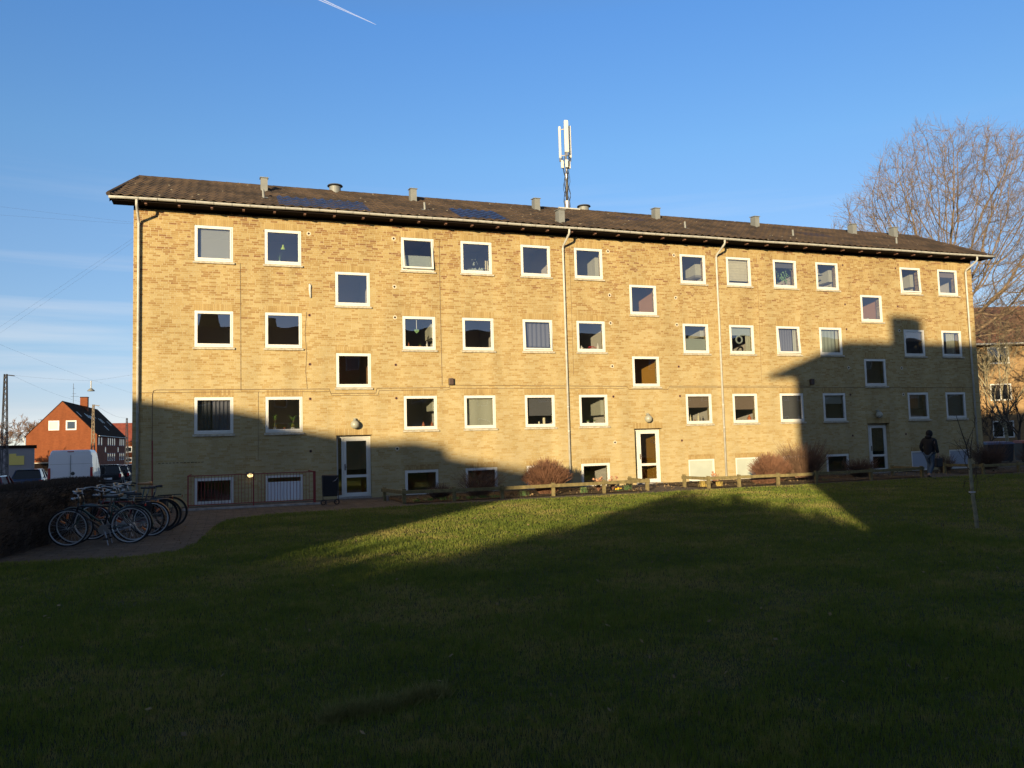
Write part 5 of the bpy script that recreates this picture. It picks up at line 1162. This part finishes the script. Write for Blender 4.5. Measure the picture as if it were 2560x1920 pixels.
    if rack:
        r_ = MB(); 
        for s_ in (-1, 1): r_.tube([(.80,s_*.06,.735),(1.30,s_*.06,.745)], .006, 6).tube([(1.15,s_*.06,.74),(rx_+.01,s_*.06,R_)], .005, 6)
        for i in range(5): r_.tube([(.84+i*.11,-.06,.737),(.84+i*.11,.06,.737)], .005, 6)
        r_.build('rack', M['black'], o); MB().box(1.31,-.035,.69,1.325,.035,.73).build('rear_light', M['redlight'], o)
    if basket:
        b_ = MB(); 
        for zz in (.80,.88,.96,1.02):
            e_ = .11+.05*(zz-.8)/.22; b_.tube([(-.02-e_,-e_*1.25,zz),(-.02+e_,-e_*1.25,zz),(-.02+e_,e_*1.25,zz),(-.02-e_,e_*1.25,zz),(-.02-e_,-e_*1.25,zz)], .003, 4)
        for i in range(10):
            for s_ in (-1, 1): t_ = -1+2*i/9; b_.tube([(-.02+t_*.11,s_*.1375,.80),(-.02+t_*.16,s_*.2,1.02)], .002, 3); b_.tube([(-.02+s_*.11,t_*.1375,.80),(-.02+s_*.16,t_*.2,1.02)], .002, 3)
        b_.build('basket', M['black'], o)
    if pannier:
        for s_ in (-1, 1): MB().add([(.86,s_*.07,.40),(1.22,s_*.07,.42),(1.24,s_*.07,.73),(.84,s_*.07,.72),(.88,s_*.19,.42),(1.20,s_*.18,.44),(1.21,s_*.17,.70),(.87,s_*.18,.70)], [(0,1,2,3),(7,6,5,4),(0,4,5,1),(1,5,6,2),(2,6,7,3),(3,7,4,0)]).build('pannier_bag', M[pannier], o, bevel=.03)
    MB().tube([(.66,-.06,.25),(.74,-.20,.02)], .009, 6).build('kickstand', M['chrome'], o)
    return o
random.seed(12)
bicycle('nearest bicycle of the row, black frame with bright silver wheel rims', (-.02,-10.25,.004), R(-6), 5, 'frameblk', rack=False, steer=.1, guard=False)
bicycle('second nearest bicycle, dark green frame with mudguards', (.02,-9.76,.004), R(-11), 9, 'framegrn', rack=True, steer=-.35)
bicycle('third bicycle from the lawn, dark red frame and bright rear rim', (.24,-9.22,.004), R(3), -4, 'framered', steer=.4, high=-.04)
bicycle('fourth bicycle from the lawn, black step-through with a wire basket', (.15,-8.72,.004), R(-8), 10, 'frameblk', rimm='rim', rack=True, step=True, basket=True, steer=.25, pannier='blackcloth')
bicycle('fifth bicycle from the lawn, grey-black with wide handlebar', (.42,-8.27,.004), R(6), 3, 'frameblk', rimm='binbody', steer=-.4, high=.05)
bicycle('sixth bicycle, tan saddle raised before the wall', (.34,-7.80,.004), R(-3), 8, 'framegrn', rimm='binbody', sad='tan', high=.14, steer=.3, rack=True, pannier='greybag')
bicycle('farthest bicycle, long black rear rack over its back wheel', (.50,-7.35,.004), R(2), 3, 'frameblk', rimm='binbody', rack=True, high=.04, steer=.0)

# ============================================================ PERSON
def skin(name, J, E_, m_, parent, sub=2):
    me = bpy.data.meshes.new(name); me.from_pydata([p for p, r in J], E_, []); o = bpy.data.objects.new(name, me); COL.objects.link(o); o.parent = parent
    bpy.context.view_layer.objects.active = o; s = o.modifiers.new('skin', 'SKIN'); s.use_smooth_shade = True
    for i, (p, r) in enumerate(J): v = me.skin_vertices[0].data[i]; v.radius = (r, r) if not isinstance(r, tuple) else r; v.use_root = (i == 0)
    if sub: u = o.modifiers.new('sub', 'SUBSURF'); u.levels = sub; u.render_levels = sub
    me.materials.append(m_); return o
# local frame: walks towards +x, y to the left
pe = thing('person', 'person from behind in a dark hooded jacket and jeans, walking with a black bag', 'person', (27.35,-4.38,.004), R(14))
J = [((0,0,.93),(.095,.11)),((.01,0,1.08),(.09,.11)),((.03,0,1.25),(.09,.12)),((.04,0,1.40),(.07,.10)),((.055,0,1.48),(.055,.06)),((.08,0,1.56),(.075,.075)),((.09,0,1.65),(.08,.075)),
     ((0,.09,.88),.075),((.16,.10,.50),.062),((.05,.10,.13),.045),((.02,.10,.07),.045),((.17,.11,.035),.032),
     ((0,-.09,.88),.075),((.03,-.10,.48),.062),((-.26,-.10,.17),.045),((-.30,-.10,.10),.045),((-.19,-.11,.035),.03),
     ((.035,.20,1.38),.062),((-.07,.25,1.13),.05),((.08,.24,.92),.036),((.13,.235,.86),.028),
     ((.035,-.20,1.38),.062),((-.02,-.27,1.11),.048),((.05,-.29,.88),.034),((.06,-.29,.80),.027)]
Ed = [(0,1),(1,2),(2,3),(3,4),(4,5),(5,6),(0,7),(7,8),(8,9),(9,10),(10,11),(0,12),(12,13),(13,14),(14,15),(15,16),(3,17),(17,18),(18,19),(19,20),(3,21),(21,22),(22,23),(23,24)]
nb = len(J)
for (bi, p0, fwd) in ((20,(.13,.235,.86),1),(24,(.06,-.29,.80),0)):
    for k in range(4):
        a0 = (p0[0]+(k-1.5)*.014+.0, p0[1], p0[2]-.045); J += [(a0,.009),((a0[0]+.012,a0[1],a0[2]-.032-.004*(k in (1,2))),.008),((a0[0]+.006,a0[1]+(.012 if bi == 24 else -.012),a0[2]-.055),.0075)]; i0 = len(J)-3; Ed += [(bi,i0),(i0,i0+1),(i0+1,i0+2)]
    J += [((p0[0]+.03,p0[1]-.01,p0[2]-.015),.010),((p0[0]+.042,p0[1]-.015,p0[2]-.045),.009)]; i0 = len(J)-2; Ed += [(bi,i0),(i0,i0+1)]
body = skin('body', J, Ed, M['skin'], pe, 1)
skin('jacket', [((0,0,.80),(.165,.21)),((0,0,.93),(.175,.215)),((.01,0,1.12),(.17,.215)),((.02,0,1.27),(.17,.22)),((.035,0,1.40),(.13,.18)),((.05,0,1.49),(.085,.10)),((.03,.215,1.385),.085),((-.08,.275,1.13),.072),((.07,.255,.94),.056),((.03,-.215,1.385),.085),((-.03,-.29,1.11),.070),((.045,-.30,.90),.055)],
     [(0,1),(1,2),(2,3),(3,4),(4,5),(4,6),(6,7),(7,8),(4,9),(9,10),(10,11)], M['jacket'], pe)
hd = MB().ball((.075,0,1.63), .128, 18, 12, (1.0,.92,1.12)); hd.ball((-.03,0,1.50), .10, 14, 8, (.8,1.25,.7)); hd.build('hood', M['jacket'], pe, smooth=True)
hb = MB().ball((.20,0,1.615), .012, 6, 4); hb.ball((.165,.035,1.645), .012, 6, 4).ball((.165,-.035,1.645), .012, 6, 4); hb.build('face', M['skin'], pe)
skin('jeans', [((0,0,.93),(.14,.165)),((0,.09,.85),.108),((.16,.10,.50),.080),((.04,.10,.12),.068),((0,-.09,.85),.108),((.03,-.10,.48),.080),((-.27,-.10,.16),.066)], [(0,1),(1,2),(2,3),(0,4),(4,5),(5,6)], M['denim'], pe)
for p_ in ([((-.03,.10,.06),.045),((.08,.105,.045),.045),((.20,.11,.035),.035)], [((-.33,-.10,.11),.042),((-.26,-.105,.05),.044),((-.16,-.11,.035),.035)]): skin('shoe', p_, [(0,1),(1,2)], M['black'], pe)
a_ = R(14); hx, hy = 27.35+.06*math.cos(a_)+.29*math.sin(a_), -4.38+.06*math.sin(a_)-.29*math.cos(a_)
bg_ = thing('shoulder_bag', 'black square bag carried in the right hand of the walking person', 'bag', (hx,hy,.38), R(14))
MB().box(-.20,-.055,.02,.20,.055,.34).build('bag_body', M['blackcloth'], bg_, bevel=.03); MB().tube([(-.09,0,.34),(-.07,0,.41),(0,0,.425),(.07,0,.41),(.09,0,.34)], .012, 6).build('handles', M['black'], bg_, smooth=True)

# ============================================================ VEHICLES
def wheel(o, x, y, r_=.32, wd=.20, side=1):
    t = MB().lathe([(r_*.62,-wd/2),(r_*.95,-wd/2),(r_,-wd*.35),(r_,wd*.35),(r_*.95,wd/2),(r_*.62,wd/2)], (x,y,r_), 24, 'x').build('wheel', M['black'], o, smooth=False)
    s = MB().lathe([(0,side*wd*.40),(r_*.2,side*wd*.42),(r_*.60,side*wd*.40),(r_*.64,side*wd*.5)], (x,y,r_), 24, 'x'); s.build('rim', M['rim'], t)
def loft(sections):   # sections: list of (y, [(x,z)...]) with the same count, closed across x
    b = MB(); k = len(sections[0][1])
    for y, pr in sections: b.v += [(x, y, z) for x, z in pr]
    for i in range(len(sections)-1):
        for j in range(k): b.f.append((i*k+j, i*k+(j+1) % k, (i+1)*k+(j+1) % k, (i+1)*k+j))
    b.f.append(tuple(range(k))[::-1]); b.f.append(tuple((len(sections)-1)*k+j for j in range(k))); return b
def car(label, loc, rz, paint, W=1.75, L_=4.3, H=1.45, hatch=True):
    o = thing('parked_car', label, 'car', loc, rz, group='cars parked along the street'); h = W/2; belt = H*.64
    def sec(y, w_, zb, zt, tw): return (y, [(-w_*.92,zb),(w_*.92,zb),(w_,zb+.18),(w_,(zb+zt)/2+.06),(tw,zt),(-tw,zt),(-w_,(zb+zt)/2+.06),(-w_,zb+.18)])
    S = [sec(0,h*.86,.30,belt-.10,h*.78), sec(.10,h*.95,.24,belt-.02,h*.85), sec(.6,h,.20,belt,h*.9), sec(L_*.5,h,.20,belt,h*.9), sec(L_*.68,h,.20,belt-.03,h*.88), sec(L_*.9,h*.96,.22,belt-.18,h*.78), sec(L_,h*.80,.30,belt-.36,h*.62)]
    S = [(y, pr) for y, pr in S]; loft(S).build('body', M[paint], o, bevel=.03)
    y0 = .12 if hatch else .75; r0 = .62 if hatch else 1.15
    def gs(y, w_, z): return (y, [(-h*.88,belt-.03),(h*.88,belt-.03),(w_,z),(-w_,z)])
    loft([gs(y0,h*.86,belt-.02), gs(r0,h*.66,H-.035), gs(L_*.5,h*.70,H-.02), gs(L_*.56,h*.66,H-.05), gs(L_*.76,h*.84,belt-.03)]).build('windows', M['carglass'], o)
    rf = loft([(r0-.06,[(-h*.66,H-.05),(h*.66,H-.05),(h*.60,H-.01),(-h*.60,H-.01)]),(L_*.35,[(-h*.71,H-.04),(h*.71,H-.04),(h*.62,H),(-h*.62,H)]),(L_*.5,[(-h*.70,H-.04),(h*.70,H-.04),(h*.62,H-.005),(-h*.62,H-.005)]),(L_*.57,[(-h*.67,H-.07),(h*.67,H-.07),(h*.60,H-.035),(-h*.60,H-.035)])])
    rf.build('roof', M[paint], o, bevel=.01)
    for s_ in (-1, 1):
        
        for pa, pb in (((s_*h*.87,y0+.02,belt-.02),(s_*h*.68,r0-.02,H-.045)), ((s_*h*.885,L_*.42,belt-.02),(s_*h*.71,L_*.40,H-.035)), ((s_*h*.87,L_*.75,belt-.02),(s_*h*.68,L_*.57,H-.06))): MB().tube([pa, pb], .032, 6).build('pillar', M[paint], o)
        MB().box(s_*h*.90-.10,-.012,belt-.34,s_*h*.90+.06,.10,belt-.10).build('tail_light', M['redlight'], o); MB().box(s_*(h+.06)-.07,L_*.66,belt-.02,s_*(h+.06)+.07,L_*.66+.08,belt+.12).build('mirror', M[paint], o)
        MB().box(s_*h*.70-.15,L_-.10,belt-.46,s_*h*.70+.15,L_-.01,belt-.34).build('headlight', M['chrome'], o)
        for y in (.78, L_*.80): wheel(o, s_*(h-.08), y, .32, .20, s_)
    MB().box(-.26,-.02,.48,.26,.0,.60).build('number_plate', M['paper'], o); MB().box(-h*.9,-.05,.26,h*.9,.08,.42).build('bumper', M['binbody'], o, bevel=.03)
    return o
HD = R(4)
car('dark blue hatchback seen from behind beside the grey garage', (-8.35,26.5,-.495), HD, 'carblue', 1.74, 4.2, 1.47)
car('dark red car at the left frame edge nearest to the hedge', (-5.85,7.1,-.495), HD, 'carred', 1.74, 4.3, 1.50)
car('black car parked directly in front of the white van', (-5.05,34.4,-.495), HD, 'carblack', 1.74, 4.2, 1.50)
car('black car second in front of the white van', (-5.25,41.0,-.495), HD, 'carblack', 1.74, 4.2, 1.36)
car('farthest dark blue car, half hidden by the corner downpipe', (-5.45,48.5,-.495), HD, 'carblue', 1.74, 4.2, 1.30)
van = thing('delivery_van', 'large white panel van seen from behind, parked in the street beyond the hedge', 'van', (-4.42,16.62,-.495), HD)
h = .99; H = 2.47
def vs(y, w_, zb, zt, tw): return (y, [(-w_*.97,zb),(w_*.97,zb),(w_,zb+.25),(w_,1.35),(tw,zt-.12),(tw*.90,zt),(-tw*.90,zt),(-tw,zt-.12),(-w_,1.35),(-w_,zb+.25)])
loft([vs(0,h*.985,.42,H-.04,h*.86), vs(.12,h,.36,H,h*.89), vs(3.2,h,.34,H,h*.89), vs(4.3,h,.34,H-.10,h*.86), vs(4.95,h*.98,.34,1.65,h*.80), vs(5.6,h*.92,.36,1.25,h*.75), vs(5.9,h*.82,.42,.95,h*.65)]).build('body', M['paint_white'], van, bevel=.04)
for s_ in (-1, 1):
    MB().box(s_*h*.50-h*.44,-.018,.62,s_*h*.50+h*.44,-.001,2.22).build('rear_door', M['paint_white'], van, bevel=.01)
    MB().add([(s_*(h-.02),-.03,.98),(s_*(h-.15),-.03,.98),(s_*(h-.14),-.03,1.62),(s_*(h-.05),-.03,1.62),(s_*(h+.006),.10,.98),(s_*(h-.15),.10,.98),(s_*(h-.14),.10,1.62),(s_*(h-.01),.10,1.62)], [(0,1,2,3),(4,7,6,5),(0,3,7,4),(1,5,6,2),(0,4,5,1),(3,2,6,7)]).build('tail_light', M['redlight'], van)
    MB().box(s_*(h+.14)-.09,4.6,1.15,s_*(h+.14)+.09,4.75,1.55).build('mirror', M['black'], van, bevel=.02)
    for y in (1.0, 4.9): wheel(van, s_*(h-.10), y, .35, .22, s_)
    MB().box(s_*h-.008 if s_ > 0 else -h-.006,.3,.92,s_*h+.006 if s_ > 0 else -h+.008,4.2,.965).build('side_moulding', M['vent'], van)
MB().box(h-.004,2.0,.60,h+.003,2.02,2.1).box(h-.004,3.2,.60,h+.003,3.22,2.1).build('sliding_door_seam', M['binbody'], van)
MB().box(-.012,-.02,.62,.012,-.0185,2.22).build('door_seam', M['vent'], van); MB().box(-h*.88,-.0195,1.79,h*.88,-.0185,1.80).build('panel_crease', M['vent'], van)
MB().lathe([(0,-.030),(.085,-.030),(.09,-.018)], (.10,0,1.33), 20, 'y').build('round_emblem', M['binbody'], van); MB().box(-.14,-.025,H-.10,.14,.02,H-.05).build('brake_light', M['redlight'], van)
MB().box(-.80,-.024,1.04,-.02,-.0185,1.12).build('plate_recess', M['binbody'], van); MB().box(-h*.96,-.10,.36,h*.96,.06,.56).build('bumper', M['vent'], van, bevel=.03); MB().box(-.30,-.105,.42,.22,-.10,.52).build('number_plate', M['paper'], van)
MB().add([(-h*.80,4.96,1.62),(h*.80,4.96,1.62),(h*.74,4.36,2.30),(-h*.74,4.36,2.30)], [(0,1,2,3)]).build('windscreen', M['carglass'], van)

# ============================================================ FAR BUILDINGS
def win(o, x0, z0, x1, z1, y, fwm='white', glassm='carglass', fw=.10, xf=None, mull=False, nm='window'):
    f_ = MB().ring(x0, z0, x1, z1, fw, y-.05, y+.02)
    if mull: f_.box((x0+x1)/2-.05, y-.05, z0+fw, (x0+x1)/2+.05, y+.02, z1-fw)
    f_ = f_.build(nm, M[fwm], o); MB().box(x0+fw, y-.02, z0+fw, x1-fw, y-.004, z1-fw).build('pane', M[glassm], f_); return f_
# orange-red gable house: local x along the gable, y away from the camera
hs = thing('brick_house', 'orange-red brick house with a steep gable, dark roof and chimney beyond the van', 'house', (-26.6,114.0,-.5), R(-2.3))
hw, he, hr, hl_ = 9.85, 5.42, 10.70, 27.5
s = MB(); s.add([(0,0,0),(hw,0,0),(hw,0,he),(hw/2,0,hr),(0,0,he),(0,hl_,0),(hw,hl_,0),(hw,hl_,he),(hw/2,hl_,hr),(0,hl_,he)], [(0,1,2,3,4),(5,9,8,7,6),(0,4,9,5)]); s.build('wall', M['redbrick'], hs)
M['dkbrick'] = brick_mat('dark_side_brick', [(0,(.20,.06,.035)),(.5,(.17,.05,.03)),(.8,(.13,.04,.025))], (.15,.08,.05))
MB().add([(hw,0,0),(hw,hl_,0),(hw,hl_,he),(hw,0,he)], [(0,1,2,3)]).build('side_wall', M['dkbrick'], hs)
s = MB(); dk = .10
for a_, b_ in (((hw+.25,he-.25),(hw/2,hr+.0)), ((-.25,he-.25),(hw/2,hr+.0))):
    s.add([(a_[0],-.06,a_[1]),(b_[0],-.06,b_[1]),(b_[0],hl_+.1,b_[1]),(a_[0],hl_+.1,a_[1]),(a_[0],-.06,a_[1]+dk),(b_[0],-.06,b_[1]+dk),(b_[0],hl_+.1,b_[1]+dk),(a_[0],hl_+.1,a_[1]+dk)], [(0,1,2,3),(7,6,5,4),(0,4,5,1),(1,5,6,2),(2,6,7,3),(3,7,4,0)])
rf = s.build('roof', M['roofdark'], hs)
ch = MB().box(hw/2-.2,13.6,hr-1.0,hw/2+.95,14.6,hr+1.45).build('chimney', M['redbrick'], hs); MB().box(hw/2-.24,13.56,hr+1.45,hw/2+.99,14.64,hr+1.58).build('chimney_cap', M['roofdark'], ch)
win(hs, 3.06,6.20,4.55,7.70, 0, glassm='blindw', fw=.2); win(hs, 5.46,6.20,6.95,7.70, 0, fw=.2)
MB().box(.3,-.03,0,hw-.2,-.001,1.15).build('plinth', M['dark'], hs); MB().box(.2,-.05,1.15,hw-.2,-.001,1.28).build('plinth_band', M['sill'], hs)
MB().tube([(hw+.35,-.1,he-.2),(hw+.35,hl_,he-.2)], .07, 8).build('gutter', M['gutter'], hs); MB().tube([(-.38,-.1,he-.2),(-.38,.1,he-.3),(-.1,-.1,he-1.0),(-.1,-.1,.2)], .06, 8).build('downpipe', M['white'], hs)
def side_win(z, hh, ys, nm='window'):
    for y in ys: f_ = MB().box(hw-.01, y, z, hw+.05, y+.75, z+hh).build(nm, M['whiteflat'], hs); MB().box(hw+.051, y+.14, z+.12, hw+.056, y+.61, z+hh-.12).build('pane', M['carglass'], f_)
ysA = [1.0,3.2,9.0,11.0,13.0,15.0,20.5,22.5,24.5]; side_win(3.75, 1.3, ysA); side_win(1.15, 1.3, ysA[2:]); side_win(2.6, .9, [6.6,18.6])
for y, z_ in ((1.8,.55),(7.5,.55),(8.6,.52),(9.8,.5),(10.9,.5),(14.0,.58),(16.5,.45),(18.0,.45),(23,.4),(14.5,.2)):
    t_ = z_; xx = hw/2+(hw/2+.25)*(1-t_); zz = he-.25+(hr-he+.25)*t_+dk
    sl = (hr-he+.25)/(hw/2+.25); s = MB().add([(xx,y,zz+.06),(xx,y+.7,zz+.06),(xx-.75,y+.7,zz+.06+.75*sl),(xx-.75,y,zz+.06+.75*sl)], [(0,1,2,3)]); s.build('skylight', M['gutter'], rf)
tv = MB().tube([(hw/2,7.5,hr),(hw/2,7.5,hr+3.4)], .035, 6)
for z_, l_ in ((1.25,.9),(1.7,.45),(2.6,.3)): tv.tube([(hw/2-l_*.4,7.5,hr+z_),(hw/2+l_*.9,7.5,hr+z_)], .02, 5)
tg = tv.build('roof_antenna', M['mastdark'], hs)
h2 = thing('brick_house', 'partly hidden orange house with a red tiled roof beyond the dark-roofed one', 'house', (-24,184,-.5), R(-2.3))
MB().box(0,0,0,16,9,5.2).build('wall', M['redbrick'], h2); MB().add([(-.3,-.4,5.1),(16.3,-.4,5.1),(16.3,4.5,9.8),(-.3,4.5,9.8),(-.3,9.4,5.1),(16.3,9.4,5.1)], [(0,1,2,3),(3,2,5,4),(0,3,4),(1,5,2)]).build('roof', M['roofred'], h2)
for x in (3.5, 6.8, 10): win(h2, x,2.6,x+1.6,4.0, 0, fw=.2); win(h2, x,.3,x+1.6,1.4, 0, fw=.2)
gr = thing('garage', 'grey rendered flat-roofed garage with a painted yellow sunlight patch at the left edge', 'garage', (-21.05,36.9,-.5), R(11))
MB().box(0,0,0,10.8,5,2.85).build('wall', M['stucco'], gr); MB().box(-.1,-.12,2.85,10.95,5.1,3.05).build('roof', M['roofdark'], gr)
MB().box(9.27,-.05,1.65,10.19,-.001,2.30).box(9.27,-.05,2.30,9.70,-.001,2.46).build('sunpatch', M['sunpaint'], gr)  # L-shaped patch of sunlight put in as yellow colour on the wall
rb = thing('apartment_building', 'tan brick apartment building with a brown-red tiled roof at the right edge', 'apartment building', (52.5,19.3,0), R(-19.4))
rw = brick_mat; rz_b = 8.15
MB().box(0,0,0,30,9,rz_b).build('wall', M['obrick'], rb)
MB().add([(-.4,-.55,rz_b-.06),(30.4,-.55,rz_b-.06),(30.4,4.5,rz_b+3.6),(-.4,4.5,rz_b+3.6),(-.4,9.5,rz_b-.06),(30.4,9.5,rz_b-.06)], [(0,1,2,3),(3,2,5,4),(0,3,4),(1,5,2),(0,4,5,1)]).build('roof', M['roofbrown'], rb)
MB().tube([(-.4,-.62,rz_b+.0),(30.4,-.62,rz_b+.0)], .075, 8).build('gutter', M['gutter'], rb)
for f_ in range(3):
    for x in (1.3,4.9,9.2,12.6,17): win(rb, x, 6.70-2.8*f_, x+1.62, 7.98-2.8*f_, 0, mull=True, fw=.09)

# bins by the right gable
def bin_(nm, label, loc, w_, d_, h_, lid, notice=False, rz=R(-19)):
    o = thing(nm, label, 'rubbish bin', loc, rz, group='rubbish bins past the right corner'); MB().add([(-w_*.46,-d_*.44,.08),(w_*.46,-d_*.44,.08),(w_*.46,d_*.44,.08),(-w_*.46,d_*.44,.08),(-w_/2,-d_/2,h_*.9),(w_/2,-d_/2,h_*.9),(w_/2,d_/2,h_*.9),(-w_/2,d_/2,h_*.9)], [(0,3,2,1),(4,5,6,7),(0,1,5,4),(1,2,6,5),(2,3,7,6),(3,0,4,7)]).build('body', M['binbody'], o, bevel=.02)
    MB().add([(-w_*.53,-d_*.55,h_*.9),(w_*.53,-d_*.55,h_*.9),(w_*.53,d_*.55,h_*.9),(-w_*.53,d_*.55,h_*.9),(-w_*.50,-d_*.35,h_),(w_*.50,-d_*.35,h_),(w_*.5,d_*.45,h_*1.04),(-w_*.5,d_*.45,h_*1.04)], [(0,3,2,1),(4,5,6,7),(0,1,5,4),(1,2,6,5),(2,3,7,6),(3,0,4,7)]).build('lid', M[lid], o)
    if notice: MB().box(-w_*.3,-d_*.5-.012,h_*.48,w_*.02,-d_*.5-.002,h_*.75).build('notice', M['paper'], o)
    for s_ in (-1, 1): MB().torus((s_*w_*.4,-d_*.3,.08), .055, .022, 14, 6).build('wheel', M['black'], o)
bin_('rubbish_container', 'wide dark rubbish container with a blue lid past the right corner', (40.7,3.9,0), 1.35,.9,1.06,'bluelid')
bin_('rubbish_bin', 'dark bin with a red lid and white notice right of the blue-lidded container', (42.3,3.5,0), .8,.8,1.08,'binred', True)
bin_('rubbish_bin', 'plain dark bin at the far right frame edge beside the red-lidded one', (43.5,3.2,0), .9,.8,1.02,'bluelid')
# street masts, lamp, wires
def lattice(label, loc, h_, w0, w1, m_, arm=True):
    o = thing('street_mast', label, 'mast', loc, R(-14), group='street masts along the road'); s = MB()
    for sx in (-1, 1):
        for sy in (-1, 1): s.tube([(sx*w0/2,sy*w0*.3,0),(sx*w1/2,sy*w1*.3,h_)], .030, 5)
    n = int(h_/.34)
    for i in range(n):
        z = i*h_/n; z2 = (i+1)*h_/n; a_ = w0+(w1-w0)*i/n; b_ = w0+(w1-w0)*(i+1)/n; g_ = 1 if i % 2 else -1
        for sy in (-1, 1): s.tube([(g_*a_/2,sy*a_*.3,z),(-g_*b_/2,sy*b_*.3,z2)], .018, 4)
    s.build('lattice', M[m_], o)
    if arm: MB().tube([(0,0,h_-.05),(.50,0,h_-.12)], .03, 6).build('arm', M[m_], o)
    return o
lattice('tall dark lattice mast at the left frame edge', (-9.80,27.9,-.5), 7.2, .40, .14, 'mastdark')
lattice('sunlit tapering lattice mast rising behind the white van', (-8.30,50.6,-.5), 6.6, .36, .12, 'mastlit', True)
lattice('far dark lattice mast left of the building corner', (-9.15,82.8,-.5), 6.7, .40, .14, 'mastdark', False)
lp = thing('street_lamp', 'flat-shaded street lamp hanging from wires above the road', 'street lamp', (-4.45,22.7,5.3), absolute=True)
MB().lathe([(.19,5.28),(.20,5.30),(.10,5.40),(.05,5.44),(.0,5.44)], (-4.45,22.7,0), 20).build('lamp_shade', M['vent'], lp, smooth=True); MB().tube([(-4.45,22.7,5.42),(-4.45,22.7,5.86)], .03, 8).build('hanger', M['gutter'], lp)
wr = 0
def wire(label, a, b_, sag, r_=.0035):
    P = [(a[0]+(b_[0]-a[0])*t, a[1]+(b_[1]-a[1])*t, a[2]+(b_[2]-a[2])*t-sag*4*t*(1-t)) for t in [i/16 for i in range(17)]]
    tag(MB().tube(P, r_, 4).build('overhead_wire', M['mastdark'], None, org=a), label, 'wire', 'overhead wires')
def ext(a, b_, k=1.7): return tuple(a[i]+(b_[i]-a[i])*k for i in range(3))
for lb_, a_, b_ in (('upper of two wires leaving the roof corner to the left',(-.02,1.9,9.50),(-5.22,6.59,11.08)),('lower of two wires leaving the roof corner to the left',(-.02,1.9,9.46),(-5.22,6.62,10.77)),
        ('upper of two slanting wires dropping left from the corner',(-.02,1.9,9.12),(-5.23,6.95,6.60)),('lower of two slanting wires dropping left from the corner',(-.02,1.9,9.00),(-5.23,6.95,6.36))):
    wire(lb_, a_, ext(a_, b_), .02, .0018)
wire('wire from the dark left mast to the middle mast', (-9.4,27.8,6.6), (-8.1,50.6,6.05), .25)
wire('wire carrying the hanging street lamp on its left', (-9.6,27.8,6.65), (-4.45,22.7,5.86), .05)
wire('wire carrying the hanging street lamp on its right', (-4.45,22.7,5.86), (-.02,20.0,6.4), .05)
wire('wire from the sunlit mast to the far dark mast', (-8.1,50.6,6.05), (-9.15,82.8,6.2), .3, .007)
wire('long high wire crossing the low sky towards the corner', (-11.6,30.0,9.2), (-3.5,60.0,6.9), .3, .0035)
# contrail
c0, c1 = Vector((222.8,1934.5,1116.9)), Vector((350.0,1894.6,1052.2))
ct = bpy.data.materials.new('contrail_vapour'); ct.use_nodes = True; n = ct.node_tree.nodes; l = ct.node_tree.links; n.clear()
oo = n.new('ShaderNodeOutputMaterial'); mx = n.new('ShaderNodeMixShader'); mx.inputs[0].default_value = .13; d1 = n.new('ShaderNodeBsdfDiffuse'); d1.inputs[0].default_value = (.9,.9,.95,1); t1 = n.new('ShaderNodeBsdfTransparent'); l.new(t1.outputs[0], mx.inputs[1]); l.new(d1.outputs[0], mx.inputs[2]); l.new(mx.outputs[0], oo.inputs[0])
o = thing('contrail', 'thin white aeroplane contrail high in the sky at the top', 'contrail', tuple(c1), absolute=True)
e_ = (c0-c1); up_ = Vector((0,0,1))
MB().tube([c0+e_*.6+up_*5.0, c0+up_*2.6, c1+e_*.5+up_*1.2, c1+e_*.1+up_*.3, c1], [2.4,1.5,.9,.55,.4], 8).build('vapour_trail', ct, o, smooth=True)
MB().tube([c0+e_*.6-up_*5.0, c0-up_*2.6, c1+e_*.5-up_*1.2, c1+e_*.1-up_*.3, c1-up_*.1], [1.8,1.3,.9,.55,.4], 8).build('vapour_trail', ct, o, smooth=True)
